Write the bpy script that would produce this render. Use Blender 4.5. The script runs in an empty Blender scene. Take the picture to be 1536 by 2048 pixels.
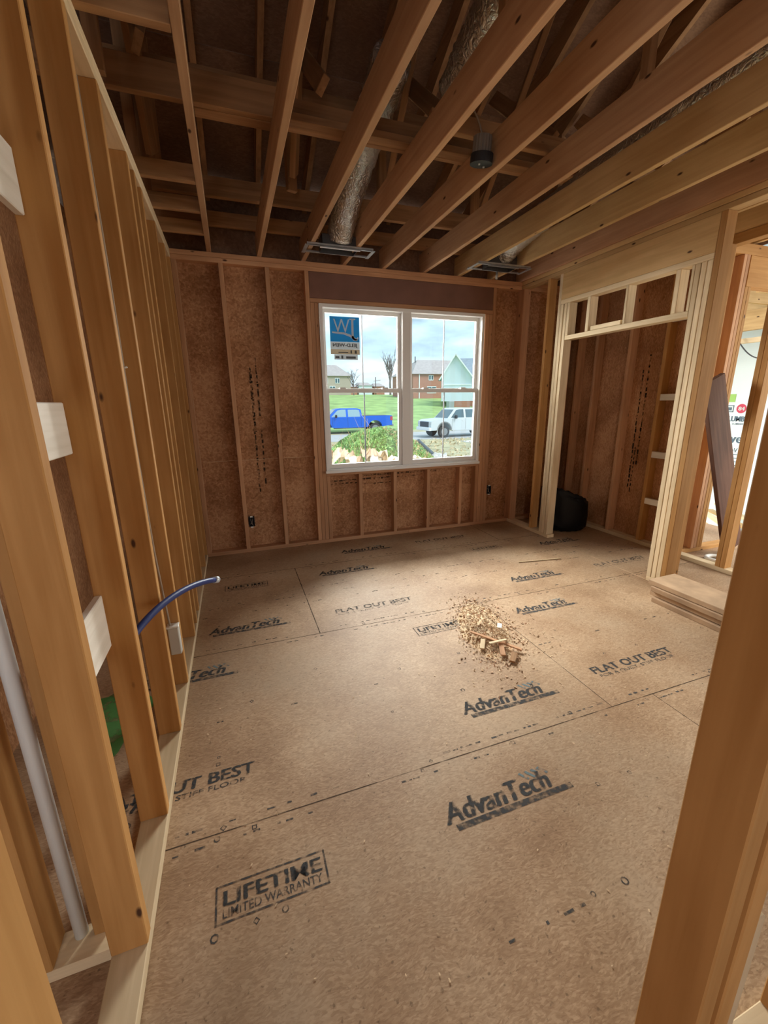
import bpy, bmesh, math, random
from mathutils import Vector, Matrix, Euler
random.seed(7)
S = bpy.context.scene
COL = S.collection

# ------------------------------------------------------------------ camera
cam_d = bpy.data.cameras.new('camera'); cam = bpy.data.objects.new('camera', cam_d); COL.objects.link(cam)
# rows: world axes X, Y, Z expressed in image axes (right, down, forward)
MR = ((0.94178705, -0.09632865, 0.32211481), (-0.3360073, -0.23640905, 0.91170711), (-0.01167266, -0.96686688, -0.25501411))
right = Vector((MR[0][0], MR[1][0], MR[2][0])); down = Vector((MR[0][1], MR[1][1], MR[2][1])); fwd = Vector((MR[0][2], MR[1][2], MR[2][2]))
m = Matrix((right, -down, -fwd)).transposed().to_4x4(); m.translation = Vector((0, 0, 1.468))
cam.matrix_world = m
cam_d.sensor_fit = 'VERTICAL'; cam_d.sensor_height = 36.0; cam_d.lens = 833.0 / 2048 * 36.0
cam_d.clip_start = 0.02; cam_d.clip_end = 400
S.camera = cam

# ------------------------------------------------------------------ world, lights, exposure
S.view_settings.view_transform = 'Standard'; S.view_settings.look = 'None'
S.view_settings.gamma = 1.0; S.view_settings.use_curve_mapping = False
S.view_settings.exposure = 0.4
W = bpy.data.worlds.new('world'); S.world = W; W.use_nodes = True
nt = W.node_tree; nt.nodes.clear()
def N(t, k, **kw):
    n = t.nodes.new(k)
    for a, b in kw.items():
        if a.startswith('i_'): n.inputs[a[2:].replace('_', ' ')].default_value = b
        else: setattr(n, a, b)
    return n
def L(t, a, b): t.links.new(a, b)
tc = N(nt, 'ShaderNodeTexCoord'); mp = N(nt, 'ShaderNodeMapping'); mp.inputs['Scale'].default_value = (1.0, 1.0, 3.4)
L(nt, tc.outputs['Generated'], mp.inputs['Vector'])
n1 = N(nt, 'ShaderNodeTexNoise'); n1.inputs['Scale'].default_value = 4.2; n1.inputs['Detail'].default_value = 7; n1.inputs['Roughness'].default_value = 0.55
L(nt, mp.outputs['Vector'], n1.inputs['Vector'])
cr = N(nt, 'ShaderNodeValToRGB'); e = cr.color_ramp.elements
e[0].position = 0.36; e[0].color = (0.33, 0.46, 0.56, 1); e[1].position = 0.68; e[1].color = (0.80, 0.86, 0.90, 1)
x = cr.color_ramp.elements.new(0.5); x.color = (0.50, 0.68, 0.80, 1)
L(nt, n1.outputs['Fac'], cr.inputs['Fac'])
bg = N(nt, 'ShaderNodeBackground'); bg.inputs['Strength'].default_value = 1.3
L(nt, cr.outputs['Color'], bg.inputs['Color'])
wo = N(nt, 'ShaderNodeOutputWorld'); L(nt, bg.outputs[0], wo.inputs[0])

def area(name, loc, rot, sx, sy, power, col):
    d = bpy.data.lights.new(name, 'AREA'); d.shape = 'RECTANGLE'; d.size = sx; d.size_y = sy; d.energy = power; d.color = col
    o = bpy.data.objects.new(name, d); COL.objects.link(o); o.location = loc; o.rotation_euler = rot
    return o
# added lamps: warm fill from the closed rear, daylight at the open side and window
area('fill_rear', (1.6, -3.4, 1.3), (math.radians(90), 0, 0), 5.0, 2.0, 42, (1.0, 0.84, 0.66))
area('daylight_open_side', (6.4, 0.7, 1.6), (math.radians(90), 0, math.radians(90)), 3.6, 2.0, 95, (1.0, 0.88, 0.72))
area('daylight_window', (1.8, 5.6, 2.7), (math.radians(-54), 0, 0), 2.6, 1.8, 760, (1.0, 0.95, 0.87))
area('assumed_fill_side_room', (-.74, -2.2, 1.6), (math.radians(90), 0, 0), .5, 2.0, 24, (.95, .98, 1.0))  # assumed lamp in the side bay, added to brighten the pipe and stud
sd = bpy.data.lights.new('sun', 'SUN'); sd.energy = 2.2; sd.angle = math.radians(25); sd.color = (1, 0.97, 0.92)
so = bpy.data.objects.new('sun', sd); COL.objects.link(so); so.rotation_euler = (math.radians(32), math.radians(24), 0)

# ------------------------------------------------------------------ materials
MATS = {}
def newmat(name):
    mt = bpy.data.materials.new(name); mt.use_nodes = True; t = mt.node_tree; t.nodes.clear()
    b = N(t, 'ShaderNodeBsdfPrincipled'); o = N(t, 'ShaderNodeOutputMaterial'); L(t, b.outputs[0], o.inputs[0])
    return mt, t, b
def simple(name, col, rough=0.6, metal=0.0, noise=0.0, nscale=8, bump=0.0, bscale=40, spec=None):
    mt, t, b = newmat(name)
    b.inputs['Roughness'].default_value = rough; b.inputs['Metallic'].default_value = metal
    if spec is not None: b.inputs['Specular IOR Level'].default_value = spec
    b.inputs['Base Color'].default_value = (*col, 1)
    c = N(t, 'ShaderNodeTexCoord')
    if noise:
        n = N(t, 'ShaderNodeTexNoise'); n.inputs['Scale'].default_value = nscale; n.inputs['Detail'].default_value = 5
        L(t, c.outputs['Object'], n.inputs['Vector'])
        r = N(t, 'ShaderNodeValToRGB'); r.color_ramp.elements[0].position = .3; r.color_ramp.elements[1].position = .7
        r.color_ramp.elements[0].color = tuple(max(0, v * (1 - noise)) for v in col) + (1,)
        r.color_ramp.elements[1].color = tuple(min(1, v * (1 + noise)) for v in col) + (1,)
        L(t, n.outputs['Fac'], r.inputs['Fac']); L(t, r.outputs['Color'], b.inputs['Base Color'])
    if bump:
        n = N(t, 'ShaderNodeTexNoise'); n.inputs['Scale'].default_value = bscale; n.inputs['Detail'].default_value = 4
        L(t, c.outputs['Object'], n.inputs['Vector'])
        bp = N(t, 'ShaderNodeBump'); bp.inputs['Strength'].default_value = bump; bp.inputs['Distance'].default_value = 0.01
        L(t, n.outputs['Fac'], bp.inputs['Height']); L(t, bp.outputs[0], b.inputs['Normal'])
    MATS[name] = mt; return mt

def lumber(name, axis, dark, light, knots=True, tone=0.14):
    mt, t, b = newmat(name); b.inputs['Roughness'].default_value = 0.72; b.inputs['Specular IOR Level'].default_value = 0.25
    c = N(t, 'ShaderNodeTexCoord'); oi = N(t, 'ShaderNodeObjectInfo')
    add = N(t, 'ShaderNodeVectorMath', operation='ADD'); ml = N(t, 'ShaderNodeMath', operation='MULTIPLY'); ml.inputs[1].default_value = 37.0
    L(t, oi.outputs['Random'], ml.inputs[0]); L(t, c.outputs['Object'], add.inputs[0]); L(t, ml.outputs[0], add.inputs[1])
    def mapped(along, across):
        mp = N(t, 'ShaderNodeMapping'); s = [across] * 3; s['xyz'.index(axis)] = along; mp.inputs['Scale'].default_value = s
        L(t, add.outputs[0], mp.inputs['Vector']); return mp
    g = N(t, 'ShaderNodeTexNoise'); g.inputs['Scale'].default_value = 1.0; g.inputs['Detail'].default_value = 6; g.inputs['Distortion'].default_value = 0.6
    L(t, mapped(1.6, 34).outputs[0], g.inputs['Vector'])
    g2 = N(t, 'ShaderNodeTexNoise'); g2.inputs['Scale'].default_value = 1.0; g2.inputs['Detail'].default_value = 3
    L(t, mapped(2.2, 6).outputs[0], g2.inputs['Vector'])
    av = N(t, 'ShaderNodeMath', operation='ADD'); L(t, g.outputs['Fac'], av.inputs[0]); L(t, g2.outputs['Fac'], av.inputs[1])
    r = N(t, 'ShaderNodeValToRGB'); r.color_ramp.elements[0].position = .38; r.color_ramp.elements[1].position = .62
    r.color_ramp.elements[0].color = (*dark, 1); r.color_ramp.elements[1].color = (*light, 1)
    hv = N(t, 'ShaderNodeMath', operation='MULTIPLY'); hv.inputs[1].default_value = 0.5; L(t, av.outputs[0], hv.inputs[0]); L(t, hv.outputs[0], r.inputs['Fac'])
    col = r.outputs['Color']
    if knots:
        v = N(t, 'ShaderNodeTexVoronoi'); v.inputs['Scale'].default_value = 1.0; L(t, mapped(4.2, 10).outputs[0], v.inputs['Vector'])
        kr = N(t, 'ShaderNodeValToRGB'); kr.color_ramp.elements[0].position = .05; kr.color_ramp.elements[0].color = (1, 1, 1, 1)
        kr.color_ramp.elements[1].position = .10; kr.color_ramp.elements[1].color = (0, 0, 0, 1)
        L(t, v.outputs['Distance'], kr.inputs['Fac'])
        mx = N(t, 'ShaderNodeMix', data_type='RGBA'); L(t, kr.outputs['Color'], mx.inputs['Factor'])
        L(t, col, mx.inputs['A']); mx.inputs['B'].default_value = (0.07, 0.03, 0.015, 1); col = mx.outputs['Result']
    hs = N(t, 'ShaderNodeHueSaturation'); mr = N(t, 'ShaderNodeMapRange'); mr.inputs['To Min'].default_value = 1 - tone; mr.inputs['To Max'].default_value = 1 + tone
    L(t, oi.outputs['Random'], mr.inputs['Value']); L(t, mr.outputs[0], hs.inputs['Value']); L(t, col, hs.inputs['Color'])
    L(t, hs.outputs[0], b.inputs['Base Color'])
    bp = N(t, 'ShaderNodeBump'); bp.inputs['Strength'].default_value = 0.25; bp.inputs['Distance'].default_value = 0.002
    L(t, g.outputs['Fac'], bp.inputs['Height']); L(t, bp.outputs[0], b.inputs['Normal'])
    MATS[name] = mt
for ax in 'xyz':
    lumber('stud_' + ax, ax, (0.41, 0.205, 0.064), (0.53, 0.29, 0.105))
    lumber('joist_' + ax, ax, (0.42, 0.24, 0.13), (0.56, 0.35, 0.20))
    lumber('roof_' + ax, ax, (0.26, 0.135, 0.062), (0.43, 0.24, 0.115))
    lumber('dark_' + ax, ax, (0.11, 0.055, 0.04), (0.19, 0.10, 0.07), knots=False)  # dark brown leaning board; its backlit shade is put into the colour too
    lumber('pale_' + ax, ax, (0.60, 0.46, 0.28), (0.78, 0.63, 0.42), knots=False)
    lumber('white_' + ax, ax, (0.72, 0.68, 0.60), (0.88, 0.85, 0.79), knots=False)  # pale wood blocks; the white of their window-lit faces is put into the colour
    lumber('red_' + ax, ax, (0.46, 0.245, 0.13), (0.62, 0.355, 0.20), knots=True)
    lumber('head_' + ax, ax, (0.50, 0.32, 0.14), (0.64, 0.43, 0.21), knots=True)

def osb(name, cols, scale=26, contrast=1.0, rough=0.75, stain=None, planar=None):
    mt, t, b = newmat(name); b.inputs['Roughness'].default_value = rough; b.inputs['Specular IOR Level'].default_value = 0.2
    c = N(t, 'ShaderNodeTexCoord')
    def flakes(rot, sc, stretch):
        mp = N(t, 'ShaderNodeMapping'); mp.inputs['Rotation'].default_value = rot; mp.inputs['Scale'].default_value = (sc, sc * stretch, sc)
        wn = N(t, 'ShaderNodeTexNoise'); wn.inputs['Scale'].default_value = 9; wn.inputs['Detail'].default_value = 3
        L(t, c.outputs['Object'], wn.inputs['Vector'])
        ad = N(t, 'ShaderNodeVectorMath', operation='MULTIPLY_ADD'); ad.inputs[1].default_value = (.05, .05, .05)
        L(t, wn.outputs['Color'], ad.inputs[0]); L(t, c.outputs['Object'], ad.inputs[2])
        L(t, ad.outputs[0], mp.inputs['Vector'])
        v = N(t, 'ShaderNodeTexVoronoi', feature='F1'); v.inputs['Scale'].default_value = 1; L(t, mp.outputs[0], v.inputs['Vector'])
        sp = N(t, 'ShaderNodeSeparateColor'); L(t, v.outputs['Color'], sp.inputs[0]); return sp.outputs[0]
    a = flakes((0.5, 0.3, 0.5), scale, 3.0); d = flakes((0.2, 0.9, 2.0), scale * 1.4, 3.4)
    ad = N(t, 'ShaderNodeMath', operation='ADD'); L(t, a, ad.inputs[0]); L(t, d, ad.inputs[1])
    n = N(t, 'ShaderNodeTexNoise'); n.inputs['Scale'].default_value = 2.2; n.inputs['Detail'].default_value = 6; L(t, c.outputs['Object'], n.inputs['Vector'])
    ad2 = N(t, 'ShaderNodeMath', operation='MULTIPLY_ADD'); ad2.inputs[1].default_value = 0.32 * contrast; ad2.inputs[2].default_value = 0.5 - .5 * .64 * contrast
    L(t, ad.outputs[0], ad2.inputs[0])
    ad3 = N(t, 'ShaderNodeMath', operation='MULTIPLY_ADD'); ad3.inputs[1].default_value = 1.35; L(t, n.outputs['Fac'], ad3.inputs[0]); L(t, ad2.outputs[0], ad3.inputs[2])
    sb = N(t, 'ShaderNodeMath', operation='SUBTRACT'); sb.inputs[1].default_value = 0.675; L(t, ad3.outputs[0], sb.inputs[0])
    r = N(t, 'ShaderNodeValToRGB'); r.color_ramp.elements[0].position = .2; r.color_ramp.elements[1].position = .8
    r.color_ramp.elements[0].color = (*cols[0], 1); r.color_ramp.elements[1].color = (*cols[2], 1)
    q = r.color_ramp.elements.new(.5); q.color = (*cols[1], 1)
    L(t, sb.outputs[0], r.inputs['Fac']); col = r.outputs['Color']
    if stain:
        sn = N(t, 'ShaderNodeTexNoise'); sn.inputs['Scale'].default_value = 1.1; sn.inputs['Detail'].default_value = 8; sn.inputs['Roughness'].default_value = .65
        L(t, c.outputs['Object'], sn.inputs['Vector'])
        sr = N(t, 'ShaderNodeValToRGB'); sr.color_ramp.elements[0].position = .48; sr.color_ramp.elements[0].color = (0, 0, 0, 1)
        sr.color_ramp.elements[1].position = .72; sr.color_ramp.elements[1].color = (.6, .6, .6, 1); L(t, sn.outputs['Fac'], sr.inputs['Fac'])
        mx = N(t, 'ShaderNodeMix', data_type='RGBA'); L(t, sr.outputs['Color'], mx.inputs['Factor']); L(t, col, mx.inputs['A'])
        mx.inputs['B'].default_value = (*stain, 1); col = mx.outputs['Result']
        s2 = N(t, 'ShaderNodeTexNoise'); s2.inputs['Scale'].default_value = 60; s2.inputs['Detail'].default_value = 2; L(t, c.outputs['Object'], s2.inputs['Vector'])
        s3 = N(t, 'ShaderNodeValToRGB'); s3.color_ramp.elements[0].position = .66; s3.color_ramp.elements[0].color = (0, 0, 0, 1)
        s3.color_ramp.elements[1].position = .74; s3.color_ramp.elements[1].color = (.55, .55, .55, 1); L(t, s2.outputs['Fac'], s3.inputs['Fac'])
        m2 = N(t, 'ShaderNodeMix', data_type='RGBA'); L(t, s3.outputs['Color'], m2.inputs['Factor']); L(t, col, m2.inputs['A'])
        m2.inputs['B'].default_value = (0.09, 0.055, 0.03, 1); col = m2.outputs['Result']
    L(t, col, b.inputs['Base Color'])
    MATS[name] = mt
osb('subfloor', ((0.27, 0.165, 0.095), (0.385, 0.255, 0.155), (0.54, 0.385, 0.25)), 68, 0.72, 0.55, stain=(0.22, 0.165, 0.115))
osb('sheathing', ((0.27, 0.125, 0.056), (0.41, 0.205, 0.10), (0.56, 0.32, 0.175)), 46, 0.9)
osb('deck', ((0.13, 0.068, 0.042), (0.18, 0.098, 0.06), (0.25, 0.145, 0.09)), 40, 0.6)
def printmat(name, col, lo=.42, hi=.58, sc=38):
    mt, t, b = newmat(name); b.inputs['Base Color'].default_value = (*col, 1); b.inputs['Roughness'].default_value = .8; b.inputs['Specular IOR Level'].default_value = .1
    tr = N(t, 'ShaderNodeBsdfTransparent'); mx = N(t, 'ShaderNodeMixShader'); out = [n for n in t.nodes if n.type == 'OUTPUT_MATERIAL'][0]
    c = N(t, 'ShaderNodeTexCoord'); n = N(t, 'ShaderNodeTexNoise'); n.inputs['Scale'].default_value = sc; n.inputs['Detail'].default_value = 5
    L(t, c.outputs['Object'], n.inputs['Vector'])
    r = N(t, 'ShaderNodeValToRGB'); r.color_ramp.elements[0].position = lo; r.color_ramp.elements[1].position = hi
    r.color_ramp.elements[0].color = (.12, .12, .12, 1); r.color_ramp.elements[1].color = (.88, .88, .88, 1)
    L(t, n.outputs['Fac'], r.inputs['Fac']); L(t, r.outputs['Color'], mx.inputs['Fac']); L(t, tr.outputs[0], mx.inputs[1]); L(t, b.outputs[0], mx.inputs[2])
    L(t, mx.outputs[0], out.inputs[0]); MATS[name] = mt
printmat('ink', (0.06, 0.062, 0.065), .36, .56)
printmat('ink_faded', (0.10, 0.10, 0.10), .44, .64)
printmat('ink_blue', (0.16, 0.22, 0.24), .45, .6)
printmat('green_paint', (0.10, 0.30, 0.09), .3, .5, 14)
printmat('ink_soft', (0.045, 0.03, 0.02), .42, .55, 22)

printmat('seam', (0.10, 0.07, 0.05), .38, .6, 9)
simple('vinyl', (0.80, 0.80, 0.78), .4)
simple('vinyl_edge', (0.85, 0.86, 0.85), .4)
simple('muntin', (0.22, 0.22, 0.24), .5)
simple('black_plastic', (0.004, 0.004, 0.005), .55, noise=.3, bump=.5, bscale=14, spec=.25)
simple('dark_plastic', (0.012, 0.014, 0.02), .7)
simple('ribbed_grey', (0.20, 0.19, 0.18), .5)
simple('galv', (0.42, 0.44, 0.45), .42, .7, noise=.15, nscale=20)
simple('galv_dark', (0.08, 0.08, 0.085), .5, .5)
simple('pvc', (0.80, 0.85, 0.86), .5)
simple('pex', (0.006, 0.024, 0.15), .45)
simple('cap', (0.55, 0.60, 0.65), .3, .3)
simple('box_grey', (0.55, 0.54, 0.50), .5)
simple('cable', (0.40, 0.33, 0.26), .6)
simple('cable_white', (0.8, 0.8, 0.76), .5)
simple('sawdust', (0.50, 0.34, 0.20), .9, noise=.35, nscale=60)
simple('chips', (0.62, 0.46, 0.29), .85, noise=.3, nscale=9)
simple('chips_red', (0.50, 0.29, 0.17), .85, noise=.3, nscale=9)
simple('paper_white', (0.66, 0.66, 0.64), .7)
simple('sticker_blue', (0.02, 0.22, 0.40), .5)
simple('sticker_grey', (0.42, 0.45, 0.46), .6)
simple('sticker_tan', (0.45, 0.38, 0.28), .6)
simple('sticker_dark', (0.10, 0.11, 0.12), .6)
simple('grass', (0.30, 0.44, 0.15), .9, noise=.28, nscale=.6)
simple('dirt', (0.46, 0.42, 0.26), .95, noise=.3, nscale=1.3)
simple('asphalt', (0.46, 0.46, 0.46), .9, noise=.08, nscale=2)
simple('mound_dirt', (0.25, 0.30, 0.14), .95, noise=.4, nscale=3)
simple('weed', (0.28, 0.50, 0.20), .8, noise=.45, nscale=4)
simple('weed_dry', (0.60, 0.48, 0.30), .9, noise=.3, nscale=5)
simple('debris', (0.50, 0.42, 0.33), .85, noise=.2, nscale=6)
simple('truck_blue', (0.015, 0.13, 0.62), .3)
simple('truck_white', (0.62, 0.68, 0.72), .35)
simple('tyre', (0.05, 0.05, 0.055), .8)
simple('rim_metal', (0.35, 0.36, 0.38), .35, .7)
simple('car_glass', (0.10, 0.16, 0.19), .12)
simple('car_glass_light', (0.28, 0.42, 0.48), .3)
simple('trim_black', (0.03, 0.03, 0.035), .5)
simple('lamp_clear', (0.6, 0.62, 0.62), .2)
simple('tail_red', (0.5, 0.05, 0.06), .3)
simple('siding_white', (0.66, 0.74, 0.80), .7)
simple('trim_white', (0.82, 0.84, 0.86), .6)
simple('shingle_grey', (0.26, 0.31, 0.36), .9, noise=.12, nscale=3)
simple('shingle_tan', (0.42, 0.38, 0.37), .9, noise=.1, nscale=2)
simple('siding_tan', (0.47, 0.40, 0.34), .8)
simple('wrap', (0.78, 0.86, 0.87), .6, bump=.25, bscale=3)
simple('wrap_blue', (0.10, 0.22, 0.33), .6)
simple('wrap_red', (0.62, 0.05, 0.10), .6)
simple('wrap_ink', (0.10, 0.15, 0.20), .6)
simple('wrap_green', (0.36, 0.62, 0.14), .6)
simple('bark', (0.22, 0.17, 0.15), .9)
simple('bark_far', (0.20, 0.17, 0.18), .9)
simple('pipe_black', (0.10, 0.11, 0.12), .6)
simple('concrete', (0.42, 0.42, 0.42), .9)
def brickmat():
    mt, t, b = newmat('brick'); b.inputs['Roughness'].default_value = .9
    c = N(t, 'ShaderNodeTexCoord'); mp = N(t, 'ShaderNodeMapping'); mp.inputs['Rotation'].default_value = (math.radians(90), 0, 0)
    L(t, c.outputs['Object'], mp.inputs[0]); br = N(t, 'ShaderNodeTexBrick'); br.inputs['Scale'].default_value = 3.0
    br.inputs['Color1'].default_value = (0.40, 0.15, 0.10, 1); br.inputs['Color2'].default_value = (0.48, 0.20, 0.13, 1); br.inputs['Mortar'].default_value = (.5, .36, .3, 1)
    L(t, mp.outputs[0], br.inputs[0]); L(t, br.outputs[0], b.inputs['Base Color']); MATS['brick'] = mt
brickmat()
def foil():
    mt, t, b = newmat('foil'); b.inputs['Base Color'].default_value = (.72, .71, .69, 1); b.inputs['Metallic'].default_value = .9; b.inputs['Roughness'].default_value = .28
    c = N(t, 'ShaderNodeTexCoord'); n = N(t, 'ShaderNodeTexNoise'); n.inputs['Scale'].default_value = 26; n.inputs['Detail'].default_value = 4; n.inputs['Distortion'].default_value = 1.5
    L(t, c.outputs['Object'], n.inputs['Vector']); bp = N(t, 'ShaderNodeBump'); bp.inputs['Strength'].default_value = .9; bp.inputs['Distance'].default_value = .02
    L(t, n.outputs['Fac'], bp.inputs['Height']); L(t, bp.outputs[0], b.inputs['Normal']); MATS['foil'] = mt
simple('lvl', (0.20, 0.098, 0.07), .6, noise=.12, nscale=5)
simple('board_face', (0.38, 0.25, 0.15), .8, noise=.22, nscale=7)
simple('board_face_b', (0.46, 0.31, 0.19), .8, noise=.18, nscale=9)
foil()
def thin(name, col):
    mt, t, b = newmat(name); b.inputs['Base Color'].default_value = (*col, 1); b.inputs['Roughness'].default_value = .6
    out = [n for n in t.nodes if n.type == 'OUTPUT_MATERIAL'][0]; tl = N(t, 'ShaderNodeBsdfTranslucent'); tl.inputs[0].default_value = (*col, 1); mx = N(t, 'ShaderNodeMixShader'); mx.inputs[0].default_value = .3
    L(t, b.outputs[0], mx.inputs[1]); L(t, tl.outputs[0], mx.inputs[2]); L(t, mx.outputs[0], out.inputs[0]); MATS[name] = mt
thin('sticker_blue', (0.015, 0.20, 0.34)); thin('sticker_grey', (0.36, 0.38, 0.39)); thin('sticker_tan', (0.34, 0.30, 0.24)); thin('sticker_white', (.75, .78, .78))
def glass():
    mt, t, b = newmat('glass'); out = [n for n in t.nodes if n.type == 'OUTPUT_MATERIAL'][0]
    tr = N(t, 'ShaderNodeBsdfTransparent'); tr.inputs[0].default_value = (.96, .98, .98, 1); gl = N(t, 'ShaderNodeBsdfGlossy'); gl.inputs['Roughness'].default_value = .02
    fr = N(t, 'ShaderNodeFresnel'); fr.inputs[0].default_value = 1.35; mx = N(t, 'ShaderNodeMixShader')
    L(t, fr.outputs[0], mx.inputs[0]); L(t, tr.outputs[0], mx.inputs[1]); L(t, gl.outputs[0], mx.inputs[2]); L(t, mx.outputs[0], out.inputs[0]); MATS['glass'] = mt
glass()

# ------------------------------------------------------------------ builders
def link(name, me, mat, parent=None, loc=(0, 0, 0), rot=(0, 0, 0)):
    o = bpy.data.objects.new(name, me); COL.objects.link(o)
    if mat: me.materials.append(MATS[mat])
    o.location = loc; o.rotation_euler = rot
    if parent: o.parent = parent
    return o
def tag(o, label=None, cat=None, group=None, kind=None):
    if label: o['label'] = label
    if cat: o['category'] = cat
    if group: o['group'] = group
    if kind: o['kind'] = kind
    return o
def empty(name, loc=(0, 0, 0), rz=0, **kw):
    o = bpy.data.objects.new(name, None); COL.objects.link(o); o.location = loc; o.rotation_euler = (0, 0, rz); o.empty_display_size = .1
    return tag(o, **kw)
def bmesh_box(bm, a, b, mat3=None):
    vs = [bm.verts.new(Vector((x, y, z))) for x in (a[0], b[0]) for y in (a[1], b[1]) for z in (a[2], b[2])]
    if mat3: 
        for v in vs: v.co = mat3 @ v.co
    for f in ((0, 1, 3, 2), (4, 6, 7, 5), (0, 4, 5, 1), (2, 3, 7, 6), (0, 2, 6, 4), (1, 5, 7, 3)): bm.faces.new([vs[i] for i in f])
    return vs
def tomesh(name, bm, smooth=False):
    bmesh.ops.recalc_face_normals(bm, faces=bm.faces[:]); me = bpy.data.meshes.new(name); bm.to_mesh(me); bm.free()
    if smooth:
        for p in me.polygons: p.use_smooth = True
    return me
def box(name, a, b, mat, parent=None, bev=0.0025, rot=(0, 0, 0)):
    """box between corners a and b (parent coordinates); its origin is at its middle"""
    c = [(a[i] + b[i]) / 2 for i in range(3)]; h = [abs(b[i] - a[i]) / 2 for i in range(3)]
    bm = bmesh.new(); bmesh_box(bm, [-v for v in h], h)
    if bev and min(h) > bev * 1.5: bmesh.ops.bevel(bm, geom=bm.edges[:], offset=bev, segments=1, affect='EDGES')
    return link(name, tomesh(name, bm), mat, parent, c, rot)
def beam(name, p, q, w, h, mat, parent=None, up=(0, 0, 1)):
    """board from p to q; section w (sideways) by h (up); long axis is local x"""
    p, q = Vector(p), Vector(q); d = q - p; ln = d.length; d.normalize(); side = Vector(up).cross(d).normalized(); u = d.cross(side)
    bm = bmesh.new(); bmesh_box(bm, (-ln / 2, -w / 2, -h / 2), (ln / 2, w / 2, h / 2))
    bmesh.ops.bevel(bm, geom=bm.edges[:], offset=min(.0025, w / 5, h / 5), segments=1, affect='EDGES')
    o = link(name, tomesh(name, bm), mat, parent); mm = Matrix((d, side, u)).transposed().to_4x4(); mm.translation = (p + q) / 2
    o.matrix_local = mm; return o
def tube_bm(bm, pts, rad, seg=12, cap=True, ripple=0.0, rn=0.0):
    pts = [Vector(p) for p in pts]; rings = []; ref = Vector((0, 0, 1))
    for i, p in enumerate(pts):
        d = (pts[min(i + 1, len(pts) - 1)] - pts[max(i - 1, 0)]).normalized()
        if abs(d.dot(ref)) > .95: rf = Vector((1, 0, 0))
        else: rf = ref
        s = d.cross(rf).normalized(); u = s.cross(d)
        r = rad[i] if isinstance(rad, (list, tuple)) else rad
        if ripple: r *= 1 + ripple * (1 if i % 2 else -1)
        rings.append([bm.verts.new(p + (s * math.cos(2 * math.pi * k / seg) + u * math.sin(2 * math.pi * k / seg)) * r * (1 + random.uniform(-rn, rn))) for k in range(seg)])
    for a, b in zip(rings, rings[1:]):
        for k in range(seg): bm.faces.new((a[k], a[(k + 1) % seg], b[(k + 1) % seg], b[k]))
    if cap: bm.faces.new(rings[0][::-1]); bm.faces.new(rings[-1])
def tube(name, pts, rad, mat, parent=None, seg=12, ripple=0.0, rn=0.0, smooth=True):
    c = Vector(pts[0]); bm = bmesh.new(); tube_bm(bm, [Vector(p) - c for p in pts], rad, seg, True, ripple, rn)
    return link(name, tomesh(name, bm, smooth), mat, parent, c)
def bez(p0, p1, p2, p3, n=18):
    p0, p1, p2, p3 = map(Vector, (p0, p1, p2, p3)); out = []
    for i in range(n + 1):
        t = i / n; out.append(p0 * (1 - t) ** 3 + 3 * p1 * t * (1 - t) ** 2 + 3 * p2 * t * t * (1 - t) + p3 * t ** 3)
    return out
def extrude_profile(name, prof, w, mat, parent=None, loc=(0, 0, 0), y0=None, inset=None):
    """profile in local xz, extruded along local y from -w/2 to w/2"""
    bm = bmesh.new(); a = [bm.verts.new((x, -w / 2, z)) for x, z in prof]; b = [bm.verts.new((x, w / 2, z)) for x, z in prof]
    bm.faces.new(a); bm.faces.new(b[::-1])
    for i in range(len(prof)): j = (i + 1) % len(prof); bm.faces.new((a[i], b[i], b[j], a[j]))
    return link(name, tomesh(name, bm), mat, parent, loc)
_dg = None
def text_mesh(body, shear=0.0, bold=0.0):
    cu = bpy.data.curves.new('lettering', 'FONT'); cu.body = body; cu.size = 1; cu.shear = shear; cu.offset = bold; cu.resolution_u = 3
    o = bpy.data.objects.new('lettering', cu); COL.objects.link(o); bpy.context.view_layer.update()
    me = bpy.data.meshes.new_from_object(o.evaluated_get(bpy.context.evaluated_depsgraph_get()))
    bpy.data.objects.remove(o); bpy.data.curves.remove(cu)
    xs = [v.co.x for v in me.vertices]; ys = [v.co.y for v in me.vertices]
    return me, min(xs), min(ys), max(xs), max(ys)
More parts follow.
